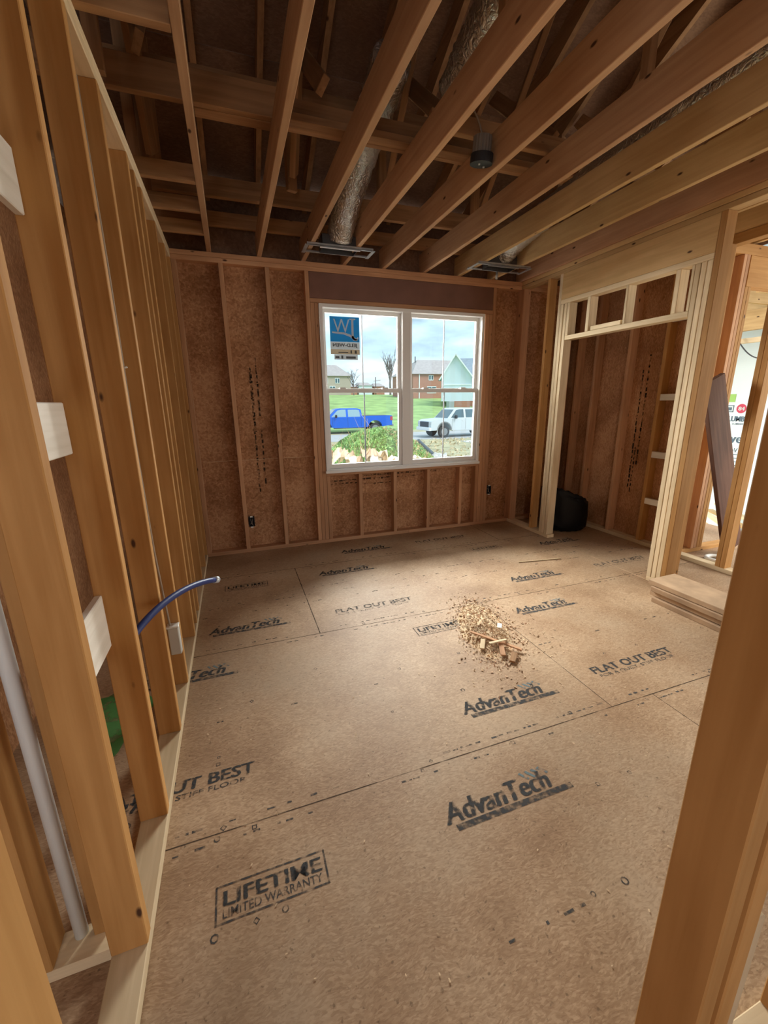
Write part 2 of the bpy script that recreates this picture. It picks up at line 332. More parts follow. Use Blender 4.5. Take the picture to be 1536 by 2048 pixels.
def lettering(parts, name, mat, parent, M4):
    """parts: (body, x, y, width, height, shear, bold) in a local plane; M4 maps plane to parent space"""
    bm = bmesh.new()
    for p in parts:
        if p[0] == 'RECT':
            _, x0, y0, x1, y1 = p; vs = [bm.verts.new((x, y, 0)) for x, y in ((x0, y0), (x1, y0), (x1, y1), (x0, y1))]; bm.faces.new(vs)
        elif p[0] == 'RING':
            _, cx, cy, r0, r1, n = p
            a = [bm.verts.new((cx + r0 * math.cos(2 * math.pi * k / n + .785), cy + r0 * math.sin(2 * math.pi * k / n + .785), 0)) for k in range(n)]
            b = [bm.verts.new((cx + r1 * math.cos(2 * math.pi * k / n + .785), cy + r1 * math.sin(2 * math.pi * k / n + .785), 0)) for k in range(n)]
            for k in range(n): bm.faces.new((a[k], a[(k + 1) % n], b[(k + 1) % n], b[k]))
        elif p[0] == 'POLY':
            bm.faces.new([bm.verts.new((x, y, 0)) for x, y in p[1]])
        else:
            body, x, y, w, h, sh, bo = p
            for dx, dy, dz in (((0, 0, 0),) if bo < .015 else ((0, 0, 0), (.012 * h / .05 * .5, 0, .0001), (.006 * h / .05 * .5, -.002, .0002))):
              me, a0, b0, a1, b1 = text_mesh(body, sh, bo if bo < .015 else .003); t = bmesh.new(); t.from_mesh(me); bpy.data.meshes.remove(me)
              for v in t.verts: v.co = Vector((x + dx + (v.co.x - a0) / (a1 - a0) * w, y + dy + (v.co.y - b0) / (b1 - b0) * h, dz))
              tmp = bpy.data.meshes.new('t'); t.to_mesh(tmp); t.free(); bm.from_mesh(tmp); bpy.data.meshes.remove(tmp)
    me = bpy.data.meshes.new(name); bm.to_mesh(me); bm.free(); o = link(name, me, mat, parent); o.matrix_local = M4; return o
I = 0.0381

# ------------------------------------------------------------------ floor
floor = box('floor', (-1.05, -3.2, -0.03), (5.3, 4.36, 0.0), 'subfloor', None, 0); tag(floor, 'brown engineered wood subfloor panels with printed lettering', kind='structure')
def F(x, y, z=.0008): return Matrix.Translation(Vector((x, y, z)) - floor.location)
def logo(x, y, mat='ink', w=.53, rot=0.0, clip=False):
    s = w / .53
    M = F(x, y) @ Matrix.Rotation(rot, 4, 'Z') @ Matrix.Diagonal((s, s, 1, 1))
    lettering([('AdvanTech', .0, .030, .455, .078, .28, .03), ('RECT', .03, 0, .53, .023)], 'printed_logo', mat, floor, M)
    lettering([('POLY', [(.36 + k * .028, .118), (.385 + k * .03, .085), (.395 + k * .03, .09), (.37 + k * .03, .124)]) for k in range(4)], 'printed_rays', 'ink_blue', floor, M)
logo(-.285, 2.657); logo(.585, 3.37); logo(.905, 3.845, w=.54); logo(2.08, 2.66, w=.52); logo(1.78, 2.185, w=.52); logo(.92, 1.442, w=.545)
logo(.585, .985, w=.54); logo(-.635, 2.205); logo(2.93, 3.33, w=.5)
def flat(x, y, mat='ink', w=.60):
    lettering([('FLAT OUT BEST', 0, .04, w, .055, .06, .018), ('FOR A QUIET, STIFF FLOOR', .012, 0, w * .93, .028, .05, .012)], 'printed_slogan', mat, floor, F(x, y))
flat(.57, 2.64, 'ink_faded'); flat(1.757, 1.455); flat(-.655, 1.455, w=.60); flat(3.0, 2.65, 'ink_faded'); flat(1.74, 3.85, 'ink_faded')
def life(x, y, mat='ink'):
    t = .006; w, h = .342, .11
    lettering([('LIFETIME', .022, .048, .30, .042, 0, .02), ('LIMITED WARRANTY', .022, .014, .30, .026, 0, .012),
               ('RECT', 0, 0, w, t), ('RECT', 0, h - t, w, h), ('RECT', 0, 0, t, h), ('RECT', w - t, 0, w, h)], 'printed_badge', mat, floor, F(x, y))
life(-.19, .98); life(1.005, 2.19); life(-.19, 3.345); life(2.17, 3.42, 'ink_faded')
lettering([('47', 0, .02, .07, .05, 0, .03), ('O', .03, -.045, .03, .03, 0, .01)], 'printed_number', 'ink', floor, F(-.545, 1.44))
# green paint sprayed beyond the left wall
bm = bmesh.new(); vs = [bm.verts.new((.17 * math.cos(a) * (1 + .25 * math.sin(3 * a)), .26 * math.sin(a) * (1 + .15 * math.cos(5 * a)), 0)) for a in [k * math.pi / 10 for k in range(20)]]; bm.faces.new(vs)
o = link('paint_patch', tomesh('paint_patch', bm), 'green_paint', floor); o.matrix_local = F(-.70, 2.02, .0012); tag(o, 'green sprayed paint')
# panel joints and rows of small marks
bm = bmesh.new()
for (x0, y0, x1, y1) in ((-.45, 1.268, 4.0, 1.272), (-.45, 2.453, 4.0, 2.457), (-.45, 3.642, 4.0, 3.646), (.408, 2.455, .414, 3.644), (1.9, .3, 1.903, 1.27), (2.62, 3.644, 2.624, 4.25), (1.63, 1.272, 1.633, 2.455)):
    bmesh_box(bm, (x0, y0, .0003), (x1, y1, .0007))
o = link('panel_joint', tomesh('panel_joint', bm), 'seam', floor); o.matrix_local = F(0, 0, 0)
bm = bmesh.new(); R = random.Random(3)
for yr, k in ((1.305, 1), (1.235, 1), (2.50, 1), (2.42, 1), (3.18, .8), (2.93, .8), (3.06, .5), (.66, .4), (3.69, .8), (3.60, .7), (1.84, .35)):
    xx = -.33
    while xx < 3.8:
        ln = R.uniform(.008, .035)
        if R.random() < .55 * k + .05: bmesh_box(bm, (xx, yr - .003, .0003), (xx + ln, yr + R.uniform(.002, .007), .0006))
        xx += ln + R.uniform(.004, .03) + (R.uniform(.1, .5) if R.random() < .06 else 0)
o = link('printed_line', tomesh('printed_line', bm), 'ink_faded', floor); o.matrix_local = F(0, 0, 0)
bm = bmesh.new(); marks = [(-.189, .953), (-.074, .957), (.01, .958), (-.195, 1.583), (-.065, 1.251), (1.222, .962), (1.384, .959), (1.026, .667), (.904, .673), (-.19, 1.25), (-.3, 1.262)]
for gx in [-.19 + .4064 * k for k in range(10)]:
    for gy in (1.25, 1.30, 1.62, 1.93, 2.10, 2.44, 2.48, 2.80, 3.10, 3.25, 3.62, 3.66, 3.95): 
        if R.random() < .62: marks.append((gx + R.uniform(-.03, .03) + R.choice((0, 0, .12)), gy + R.uniform(-.02, .02)))
for mx_, my_ in marks:
    n = R.choice((4, 4, 8)); r = R.uniform(.008, .013); a0 = R.choice((0, .785))
    A = [bm.verts.new((mx_ + r * math.cos(2 * math.pi * k / n + a0), my_ + r * math.sin(2 * math.pi * k / n + a0), .0007)) for k in range(n)]
    B = [bm.verts.new((mx_ + r * .62 * math.cos(2 * math.pi * k / n + a0), my_ + r * .62 * math.sin(2 * math.pi * k / n + a0), .0007)) for k in range(n)]
    for k in range(n): bm.faces.new((A[k], A[(k + 1) % n], B[(k + 1) % n], B[k]))
o = link('nailing_mark', tomesh('nailing_mark', bm), 'ink', floor); o.matrix_local = F(0, 0, 0)

o = box('pale_streak', (3.143, 2.33, .0004), (3.157, 3.50, .0012), 'board_face_b', None, 0); o.parent = floor; o.matrix_parent_inverse = Matrix.Identity(4); o.location = Vector((3.15, 2.915, .0008)) - floor.location
# ------------------------------------------------------------------ window wall
H0 = 2.721; P1 = H0 - I; P2 = H0 - 2 * I; Y0 = 4.25; Y1 = Y0 + .089; XL = -.355; XLL = XL - .089; XR = 3.14; XR1 = XR + .089
wb = empty('wall_back', (0, Y0, 0), kind='structure', label='exterior wall frame with the double window and strand board')
def B(name, a, b, mat, par=wb, **k):
    pl = par.location; return box(name, tuple(a[i] - pl[i] for i in range(3)), tuple(b[i] - pl[i] for i in range(3)), mat, par, **k)
B('top_plate', (XLL, Y0, P1), (5.2, Y1, H0), 'red_x'); B('top_plate', (XL, Y0 + .001, P2), (4.0, Y1, P1 - .001), 'red_x')
B('sole_plate', (XL, Y0, 0), (.9 + .9, Y1, I), 'red_x'); B('sole_plate', (1.802, Y0, 0), (3.9, Y1, I), 'red_x')
for x0 in (.014, .402): B('stud', (x0, Y0, I), (x0 + I, Y1, P2), 'red_z')
B('stud', (XL, Y0, I), (XL + I, Y1, P2), 'red_z')
B('king_stud', (.753, Y0, I), (.753 + I, Y1, P2), 'red_z')
B('jack_stud', (.7925, Y0, I), (.7925 + I, Y1, 2.378), 'red_z'); B('jack_stud', (.832, Y0, I), (.832 + I, Y1, 2.378), 'red_z')
B('king_stud', (2.788, Y0, I), (2.788 + I, Y1, P2), 'red_z')
B('jack_stud', (2.748, Y0, I), (2.748 + I, Y1, 2.378), 'red_z'); B('jack_stud', (2.698, Y0, I), (2.746, Y1, 2.378), 'red_z')
B('window_header', (.792, Y0 + .004, 2.420), (2.787, Y1, P2 - .001), 'lvl')
B('header_plate', (.792, Y0, 2.3795), (2.787, Y1, 2.4185), 'red_x')
B('rough_sill', (.871, Y0, .728), (2.697, Y1, .766), 'red_x')
for x0 in (.873, 1.222, 1.620, 2.028, 2.444, 2.657): B('cripple_stud', (x0, Y0, I), (x0 + I, Y1, .727), 'red_z')
for x0 in (3.158, 3.23, 3.86): B('stud', (x0, Y0, I), (x0 + I, Y1, P2), 'red_z')
# strand board sheathing outside the frame, around the window hole
y2 = Y1 + .012
B('sheathing_panel', (-1.06, Y1, 0), (.868, y2, .93), 'sheathing', bev=0); B('panel_joint', (-.3, Y1 - .002, .929), (.75, Y1 + .001, .932), 'chips', bev=0); B('sheathing_panel', (-1.06, Y1, .93), (.868, y2, H0), 'sheathing', bev=0)
B('sheathing_panel', (2.70, Y1, 0), (4.0, y2, H0), 'sheathing', bev=0)
B('sheathing_panel', (.871, Y1, 0), (2.697, y2, .50), 'sheathing', bev=0); B('panel_joint', (.91, Y1 - .002, .499), (2.65, Y1 + .001, .502), 'red_x', bev=0); B('sheathing_panel', (.871, Y1, .50), (2.697, y2, .76), 'sheathing', bev=0)
B('sheathing_panel', (.871, Y1, 2.38), (2.697, y2, H0), 'sheathing', bev=0)
# stencilled streaks on the sheathing
def streaks(par, org, horizontal, spans, thick, axis):
    bm = bmesh.new(); R = random.Random(11)
    for (u, a, b) in spans:
        t = a
        while t < b:
            ln = R.uniform(.015, .06); w = thick * R.uniform(.4, 1.2); off = R.uniform(-.003, .003)
            lo, hi = (t, u - w + off), (t + ln, u + w + off)
            if not horizontal: lo, hi = (lo[1], lo[0]), (hi[1], hi[0])
            if axis == 'y': bmesh_box(bm, (lo[0], -.0012, lo[1]), (hi[0], 0, hi[1]))
            else: bmesh_box(bm, (-.0012, lo[0], lo[1]), (0, hi[0], hi[1]))
            t += ln + R.uniform(.002, .025)
    o = link('stencilled_print', tomesh('stencilled_print', bm), 'ink_soft', par); o.location = Vector(org) - par.location
streaks(wb, (0, Y1, 0), False, [(.20, .60, 1.80), (.262, 1.35, 1.9), (.262, .68, 1.2), (.21, 1.2, 1.8)], .008, 'y')
streaks(wb, (0, Y1, 0), True, [(.655, .92, 1.95), (.695, 1.3, 2.2), (.62, .92, 1.2), (.60, 1.3, 1.6)], .007, 'y')

# ------------------------------------------------------------------ left wall
wl = empty('wall_left', (XL, 0, 0), kind='structure', label='open partition of bare studs')
def BL(n, a, b, m_, **k): return B(n, a, b, m_, wl, **k)
BL('sole_plate', (XLL, -.4, 0), (XL, Y0, I), 'pale_y')
BL('top_plate', (XLL, -.4, P2), (XL, Y0, P1 - .001), 'pale_y'); BL('top_plate', (XLL, -.4, P1), (XL, Y0, H0), 'pale_y')
for i, y in enumerate((.98, 1.375, 1.797, 2.155, 2.64, 2.815, 3.005, 3.47, 3.89, 4.21)): BL('stud', (XLL, y, I), (XL, y + I, P2), 'stud_z')
for z, t in ((1.34, .137), (.742, .172), (1.912, .14)): 
    BL('blocking', (XLL + .001, .98 + I, z), (XLL + .022, 1.375, z + t), 'white_y')['label'] = 'pale wood block, its window-lit white put into the colour'
# partition running off to the left behind the first stud, with its plate
w2 = empty('wall_side', (XLL, 1.0, 0), kind='structure', label='short return partition behind the pipe')
B('sole_plate', (-1.05, 1.0, 0), (XLL, 1.09, I), 'pale_x', w2); B('top_plate', (-1.05, 1.0, P2), (XLL, 1.09, P1), 'stud_x', w2)
B('stud', (-.618, 1.0, I), (-.58, 1.09, P2), 'stud_z', w2); B('stud', (-.75, 1.0, I), (-.712, 1.09, P2), 'stud_z', w2)
B('stud', (-.50, 1.05, I), (-.462, 1.09, P2), 'stud_z', w2)
w3 = box('wall_far_left', (-1.06, -3.05, 0), (-1.045, 4.338, H0 + .2), 'sheathing', None, 0); tag(w3, 'strand board seen between the left studs', kind='structure')

# ------------------------------------------------------------------ doorway wall around the camera
wf = empty('wall_front', (0, .25, 0), kind='structure', label='doorway framing that the picture is taken through')
def BF(n, a, b, m_, **k): return B(n, a, b, m_, wf, **k)
BF('trimmer_stud', (.62, .25, I), (.658, .339, 2.2), 'stud_z'); BF('king_stud', (.676, .25, I), (.714, .339, P2), 'stud_z')
BF('trimmer_stud', (-.238, .25, I), (-.20, .339, 2.2), 'stud_z'); BF('king_stud', (-.278, .25, I), (-.24, .339, P2), 'stud_z')
BF('sole_plate', (.62, .25, 0), (4.0, .339, I), 'pale_x'); BF('sole_plate', (-.354, .25, 0), (-.20, .339, I), 'pale_x')
for x in (1.08, 1.49, 1.9, 2.3, 2.7): BF('stud', (x, .25, I), (x + I, .339, P2), 'stud_z')
BF('top_plate', (-.354, .25, P2), (3.3, .339, H0 - .002), 'stud_x')
BF('door_header', (-.238, .25, 2.202), (.658, .339, 2.44), 'head_x')

# ------------------------------------------------------------------ right wall with the closet opening
wr = empty('wall_right', (XR, Y0, 0), kind='structure', label='closet wall with wide framed opening and solid header')
def BR(n, a, b, m_, **k): return B(n, a, b, m_, wr, **k)
BR('top_plate', (XR, .34, P1), (XR1, Y0, H0), 'head_y'); BR('top_plate', (XR, .34, P2), (XR1, Y0, P1 - .003), 'head_y')
BR('sole_plate', (XR, 3.51, 0), (XR1, Y0, I), 'pale_y')
BR('stud', (XR, 3.79, I), (XR1, 3.79 + I, P2), 'stud_z'); BR('stud', (XR, 4.20, I), (XR1, 4.238, P2), 'red_z')
for y, top in ((3.617, P2), (3.577, 2.369), (3.528, 2.369)): BR('jack_stud', (XR, y, I), (XR1, y + I, top), 'pale_z')
BR('king_stud', (XR, 2.158, I), (XR1 + .006, 2.198, P2), 'stud_z')
BR('jack_stud', (XR, 2.2, I), (XR1, 2.2365, 2.369), 'pale_z'); BR('jack_stud', (XR, 2.240, I), (XR1, 2.2765, 2.369), 'pale_z'); BR('jack_stud', (XR, 2.281, I), (XR1, 2.3175, 2.369), 'pale_z')
BR('corner_stud', (XR1 + .008, 2.165, I), (XR1 + .06, 2.255, 2.46), 'stud_z')
BR('sole_plate', (XR, 2.158, 0), (XR1, 2.3175, I), 'pale_y')
BR('closet_header', (XR - .001, 2.199, 2.411), (XR1, 3.616, P2 - .001), 'head_y'); BR('header_plate', (XR - .002, 2.199, 2.37), (XR1, 3.616, 2.4095), 'pale_y')
BR('opening_bar', (XR, 2.3185, 2.034), (XR1, 3.527, 2.074), 'pale_y')
for y0, y1 in ((2.85, 2.874), (3.240, 3.277), (3.49, 3.526), (2.418, 2.455), (2.319, 2.34)): BR('cripple_stud', (XR, y0, 2.0745), (XR1, y1, 2.369), 'pale_z')
box_ = box('wood_offcut', (XR + .004, 2.895, 2.0765), (XR + .06, 3.217, 2.112), 'pale_y', None); tag(box_, 'short pale strip of wood lying on the bar across the closet opening', 'wood offcut')
# closet back wall
wc = empty('wall_closet', (3.88, Y0, 0), kind='structure', label='closet back wall of studs and strand board')
XC = 3.885; XC1 = XC + .089
def BC(n, a, b, m_, **k): return B(n, a, b, m_, wc, **k)
BC('sole_plate', (XC, .34, 0), (XC1, Y0, I), 'pale_y'); BC('top_plate', (XC, .34, P2), (XC1, Y0, H0 - .002), 'stud_y')
for y, mt in ((4.09, 'red_z'), (3.83, 'red_z'), (3.405, 'red_z'), (3.012, 'stud_z'), (2.735, 'red_z')): BC('stud', (XC, y, I), (XC1, y + I, P2), mt)
BC('stud', (XC, 2.222, I), (XC1, 2.26, P2), 'stud_z'); BC('stud', (XC, 2.183, I), (XC1, 2.221, P2), 'stud_z')
for y in (1.80, 1.40, .98): BC('stud', (XC, y, I), (XC1, y + I, P2), 'stud_z')
BC('sheathing_panel', (XC1, 2.74, 0), (XC1 + .012, Y1, H0), 'sheathing', bev=0)
for z in (.436, .905, 1.452, 2.148): BC('blocking', (XC - .002, 2.774, z), (XC + .03, 3.011, z + .06), 'white_y')
streaks(wc, (XC1 - .0005, 0, 0), False, [(3.30, .55, 1.75), (3.24, .8, 1.9), (3.27, .5, 1.0)], .008, 'x')
# far partition beyond the closet
ww = empty('wall_beyond', (3.97, 2.64, 0), kind='structure', label='open framed wall of the room beyond the closet')
def BW(n, a, b, m_, **k): return B(n, a, b, m_, ww, **k)
BW('sole_plate', (3.976, 2.64, 0), (5.3, 2.729, I), 'stud_x'); BW('top_plate', (3.976, 2.64, 2.62), (5.3, 2.729, 2.70), 'stud_x')
BW('opening_header', (4.215, 2.642, 2.382), (5.3, 2.728, 2.619), 'stud_x'); BW('king_stud', (4.205, 2.64, I), (4.243, 2.729, 2.381), 'stud_z'); BW('jack_stud', (4.244, 2.64, I), (4.282, 2.729, 2.381), 'stud_z')
BW('king_stud', (5.22, 2.64, I), (5.258, 2.729, 2.381), 'stud_z')
BW('stud', (3.978, 2.64, I), (4.016, 2.729, 2.62), 'stud_z'); BW('stud', (4.167, 2.641, I), (4.204, 2.729, 2.62), 'red_z'); BW('stud', (4.128, 2.641, I), (4.166, 2.729, 2.62), 'red_z')

# ------------------------------------------------------------------ ceiling framing and roof
ce = empty('ceiling', (1.4, 2, H0), kind='structure', label='open ceiling joists')
def BCe(n, a, b, m_, **k): return B(n, a, b, m_, ce, **k)
JH = .184
for x0, mt in ((-.068, 'roof_y'), (.345, 'roof_y'), (.733, 'roof_y'), (1.116, 'roof_y'), (1.512, 'roof_y'), (1.945, 'roof_y'), (2.345, 'stud_y'), (2.748, 'stud_y'), (3.45, 'stud_y'), (3.86, 'stud_y'), (4.27, 'stud_y')):
    BCe('ceiling_joist', (x0, -3.0, H0 + .001), (x0 + I, Y1, H0 + JH), mt.replace('roof', 'joist').replace('stud', 'head'))
BCe('ceiling_joist', (3.12, -3.0, H0 + .001), (3.158, Y1, H0 + JH), 'red_y')
for y in (3.86, 3.455, 3.04, 1.935, 1.50): BCe('blocking', (-.44, y, H0 + .001), (-.069, y + I, H0 + .09), 'roof_x')
BCe('strongback', (-1.0, 2.655, H0 + JH), (.395, 2.693, H0 + JH + .14), 'roof_x'); BCe('strongback', (-.03, 2.70, H0 + JH), (.395, 2.775, H0 + JH + I), 'roof_x')
BCe('strongback', (.396, 2.64, H0 + JH), (2.30, 2.71, H0 + JH + I), 'roof_x'); BCe('strongback', (.396, 2.711, H0 + JH), (2.30, 2.749, H0 + JH + .14), 'roof_x')
BCe('strongback', (1.17, 2.46, H0 + JH), (2.2, 2.50, H0 + JH + .09), 'roof_x')
rf = empty('roof', (1.4, 2, 3.0), kind='structure', label='rafters and roof boards above the joists')
def rz(y): return 2.93 + (4.75 - y) * .50
def roofbox(n, x0, x1, ya, yb, dz0, dz1, mt):
    bm = bmesh.new(); c = Vector(((x0 + x1) / 2, (ya + yb) / 2, rz((ya + yb) / 2)))
    vs = [bm.verts.new(Vector((x, y, rz(y) + dz)) - c) for x in (x0, x1) for y in (ya, yb) for dz in (dz0, dz1)]
    for f in ((0, 1, 3, 2), (4, 6, 7, 5), (0, 4, 5, 1), (2, 3, 7, 6), (0, 2, 6, 4), (1, 5, 7, 3)): bm.faces.new([vs[i] for i in f])
    return link(n, tomesh(n, bm), mt, rf, c - rf.location)
yy = 4.75
while yy > -3.2:
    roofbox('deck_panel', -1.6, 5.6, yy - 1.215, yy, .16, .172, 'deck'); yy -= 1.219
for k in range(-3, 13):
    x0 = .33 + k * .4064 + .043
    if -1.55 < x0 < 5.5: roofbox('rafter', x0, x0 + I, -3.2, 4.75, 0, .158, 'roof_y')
def RB(p, q, w=.038, h=.089, mt='roof_x'): 
    o = beam('web', Vector(p) - rf.location, Vector(q) - rf.location, w, h, mt, rf, up=(.3, .1, .9)); return o
for i, x in enumerate((-.30, .55, 1.22, 2.02, 2.83)):
    RB((x, 3.42, 2.906), (x, 3.42, rz(3.42)), .038, .07); RB((x + .02, 1.9, 2.95), (x + .02, 1.9, rz(1.9)), .038, .07)
    RB((x, 3.30, 2.95), (x, 2.1, rz(2.1))); RB((x + .06, 2.6, 3.06), (x + .06, 3.3, rz(3.3)))
    if i % 2 == 0: RB((x - .1, 1.7, 3.0), (x - .1, .6, rz(.6)))
RB((-.9, 3.15, 3.3), (3.9, 3.15, 3.3), .038, .10); RB((-.9, 3.95, 3.08), (3.9, 3.95, 3.08), .038, .14); RB((-.9, 2.05, 3.75), (4.5, 2.05, 3.75), .038, .09)
for x in (-.36, ):
    for y in (1.1, 1.75, 2.4, 3.2, 3.6): B('gable_stud', (x - .06, y, H0 + .09), (x, y + I, rz(y)), 'roof_z', rf)
B('attic_closure', (-1.1, -3.05, H0 + .002), (5.6, -3.03, 6.4), 'deck', rf, bev=0); B('attic_closure', (5.3, -3.0, H0 + .26), (5.315, 4.3, 6.2), 'deck', rf, bev=0)  # rear and right panels added to keep light out of the attic
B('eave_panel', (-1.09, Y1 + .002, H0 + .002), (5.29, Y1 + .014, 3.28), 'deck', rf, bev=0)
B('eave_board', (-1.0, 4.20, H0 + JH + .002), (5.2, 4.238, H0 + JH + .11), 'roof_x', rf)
wrr = box('wall_rear_blocker', (-1.045, -3.05, 0), (4.2, -3.035, H0), 'sheathing', None, 0); tag(wrr, 'strand board wall added behind the camera to shut out sky light', kind='structure')  # unseen wall, added to close the rear against blue sky light
gb = B('attic_closure', (-1.10, -3.0, H0), (-1.085, 4.3, 5.8), 'deck', rf, bev=0)

# ------------------------------------------------------------------ double window
wn = empty('window_1', (1.78, Y0, 1.57), kind='structure', label='white twin double-hung window with a thin bar down each pane')
def BWi(n, a, b, m_, par=wn, **k): return B(n, a, b, m_, par, **k)
fx0, fx1, fz0, fz1 = .873, 2.683, .770, 2.376; mL, mR = 1.715, 1.832
def ring(name, x0, x1, z0, z1, t, ya, yb, mat, par, tb=None):
    bm = bmesh.new(); tb = tb or t; pl = par.location if par.parent is None else par.parent.location + par.location
    for a, b in (((x0, ya, z0), (x0 + t, yb, z1)), ((x1 - t, ya, z0), (x1, yb, z1)), ((x0 + t, ya, z0), (x1 - t, yb, z0 + tb)), ((x0 + t, ya, z1 - t), (x1 - t, yb, z1))): bmesh_box(bm, a, b)
    c = Vector(((x0 + x1) / 2, (ya + yb) / 2, (z0 + z1) / 2))
    for v in bm.verts: v.co -= c
    return link(name, tomesh(name, bm), mat, par, c - pl)
ring('window_frame', fx0, fx1, fz0, fz1, .030, Y0 - .012, Y1 + .02, 'vinyl_edge', wn, .028)
BWi('mullion', (mL + .012, Y0 - .004, fz0 + .028), (mR - .012, Y1 + .02, fz1 - .03), 'vinyl')
for (a, b) in ((fx0 + .030, mL + .011), (mR - .011, fx1 - .030)):
    up = ring('upper_sash', a, b, 1.575, fz1 - .031, .035, Y0 + .055, Y0 + .085, 'vinyl', wn)
    lo = ring('lower_sash', a, b, fz0 + .029, 1.60, .036, Y0 + .018, Y0 + .052, 'vinyl', wn, .045)
    pl = wn.location
    def child(n, p, q, mt, par):
        return box(n, tuple(p[i] - pl[i] - par.location[i] for i in range(3)), tuple(q[i] - pl[i] - par.location[i] for i in range(3)), mt, par, bev=0)
    child('glass_pane', (a + .03, Y0 + .066, 1.60), (b - .03, Y0 + .070, fz1 - .06), 'glass', up); child('glass_pane', (a + .03, Y0 + .032, fz0 + .07), (b - .03, Y0 + .036, 1.57), 'glass', lo)
    xm = (a + b) / 2
    child('muntin', (xm - .006, Y0 + .071, 1.61), (xm + .006, Y0 + .077, fz1 - .065), 'muntin', up); child('muntin', (xm - .006, Y0 + .037, fz0 + .072), (xm + .006, Y0 + .043, 1.566), 'muntin', lo)
    for fx in (.22, .77):
        xx = a + (b - a) * fx; k = child('sash_lock', (xx - .03, Y0 + .012, 1.598), (xx + .03, Y0 + .045, 1.616), 'vinyl', lo)
BWi('inner_sill', (fx0 - .012, Y0 - .035, .7575), (fx1 + .004, Y0 - .0125, .785), 'vinyl_edge', bev=.003)
# maker's sticker on the upper left pane, read from outside
st = empty('window_sticker', (1.135, Y0 + .0625, 2.08), label='blue and grey maker sticker on the upper left window pane, lettering seen reversed', cat='sticker')
def SB(n, a, b, mt, dy=0.0): return box(n, (a[0] - 1.135, dy, a[1] - 2.08), (b[0] - 1.135, dy + .001, b[1] - 2.08), mt, st, bev=0)
SB('blue_panel', (.985, 2.052), (1.285, 2.283), 'sticker_blue'); SB('grey_panel', (.985, 1.985), (1.285, 2.051), 'sticker_grey'); SB('tan_panel', (.985, 1.935), (1.285, 1.984), 'sticker_tan'); SB('tag_panel', (1.02, 1.885), (1.262, 1.934), 'sticker_grey')
mir = Matrix(((-1, 0, 0, 0), (0, 0, -1, 0), (0, 1, 0, 0), (0, 0, 0, 1)))
def sticker_text(parts, mt, x, z, nm='lettering'):
    lettering(parts, nm, mt, st, Matrix.Translation((x - 1.135, -.0012, z - 2.08)) @ mir)
sticker_text([('POLY', [(.05, .05), (.05, .20), (.03, .205), (.03, .215), (.09, .215), (.09, .205), (.072, .20), (.072, .045), (.055, .012), (.02, .008), (.0, .035), (.008, .05), (.022, .028), (.04, .03)]), ('W', .09, .08, .165, .125, 0, .0), ('POLY', [(.01, .02), (.04, .012), (.09, .045), (.15, .065), (.27, .075), (.27, .09), (.15, .085), (.09, .07), (.05, .05)])], 'sticker_white', 1.275, 2.055, 'logo')
sticker_text([('JELD-WEN', 0, 0, .25, .04, 0, .02)], 'sticker_dark', 1.262, 1.998)
for q in (('RECT', 0.01, 0.005, .03, .035), ('RECT', .06, .005, .075, .035), ('RECT', .1, .01, .2, .018)): sticker_text([q], 'sticker_dark', 1.262, 1.94, 'small_print')
for q in (('RECT', 0.01, 0.008, .11, .03), ('RECT', .14, .008, .16, .036), ('RECT', .18, .01, .22, .03)): sticker_text([q], 'sticker_dark', 1.25, 1.888, 'small_print')

# ------------------------------------------------------------------ services: boxes, cables, pipes, ducts
def outlet(x, y, z, label, rot=0.0, s=1.0):
    t = empty('outlet_box', (x, y, z), rot, label=label, cat='electrical box')
    bm = bmesh.new(); w, h, d, k = .028 * s, .048 * s, .05, .004
    for a, b in (((-w, 0, -h), (-w + k, d, h)), ((w - k, 0, -h), (w, d, h)), ((-w + k, 0, -h), (w - k, d, -h + k)), ((-w + k, 0, h - k), (w - k, d, h)), ((-w + k, d - k, -h + k), (w - k, d, h - k))): bmesh_box(bm, a, b)
    link('box_shell', tomesh('box_shell', bm), 'dark_plastic', t)
    for sx in (-1, 1): tube('wire', bez((sx * .008, .044, .03), (sx * .014, -.01, .01), (-sx * .01, .02, -.01), (sx * .012, .0, -.03 - .008 * sx), 8), .0022, 'cable', t, 6)
    box('clip', (-.012, -.002, h), (.012, .008, h + .012), 'cable_white', t, 0); box('clip', (-.012, -.002, -h - .012), (.012, .008, -h), 'cable_white', t, 0)
outlet(.088, Y0 + .004, .315, 'small dark outlet box on the stud left of the window', s=1.0)
outlet(2.862, Y0 + .006, .42, 'small dark outlet box on the stud right of the window', s=1.0)
t = empty('junction_box', (-.375, 2.155, .33), label='grey plastic electrical box low on a left wall stud under the cable', cat='electrical box')
box('box_shell', (-.03, -.045, -.09), (.02, -.001, .06), 'box_grey', t, .004); box('box_lip', (-.034, -.049, .06), (.022, -.001, .068), 'cable_white', t, .002)
c = tube('electrical_cable', [(-.418, 2.148, 2.64), (-.414, 2.146, 2.0), (-.418, 2.144, 1.3), (-.412, 2.14, .8), (-.40, 2.13, .55), (-.392, 2.125, .40)], .005, 'cable', None, 8); tag(c, 'thin grey cable stapled down a left wall stud to the electrical box', 'cable')
c = tube('cable_staple', [(-.424, 2.140, 1.62), (-.40, 2.138, 1.626)], .004, 'cable_white', None, 6); tag(c, 'small white staple holding the grey cable to the stud', 'staple')
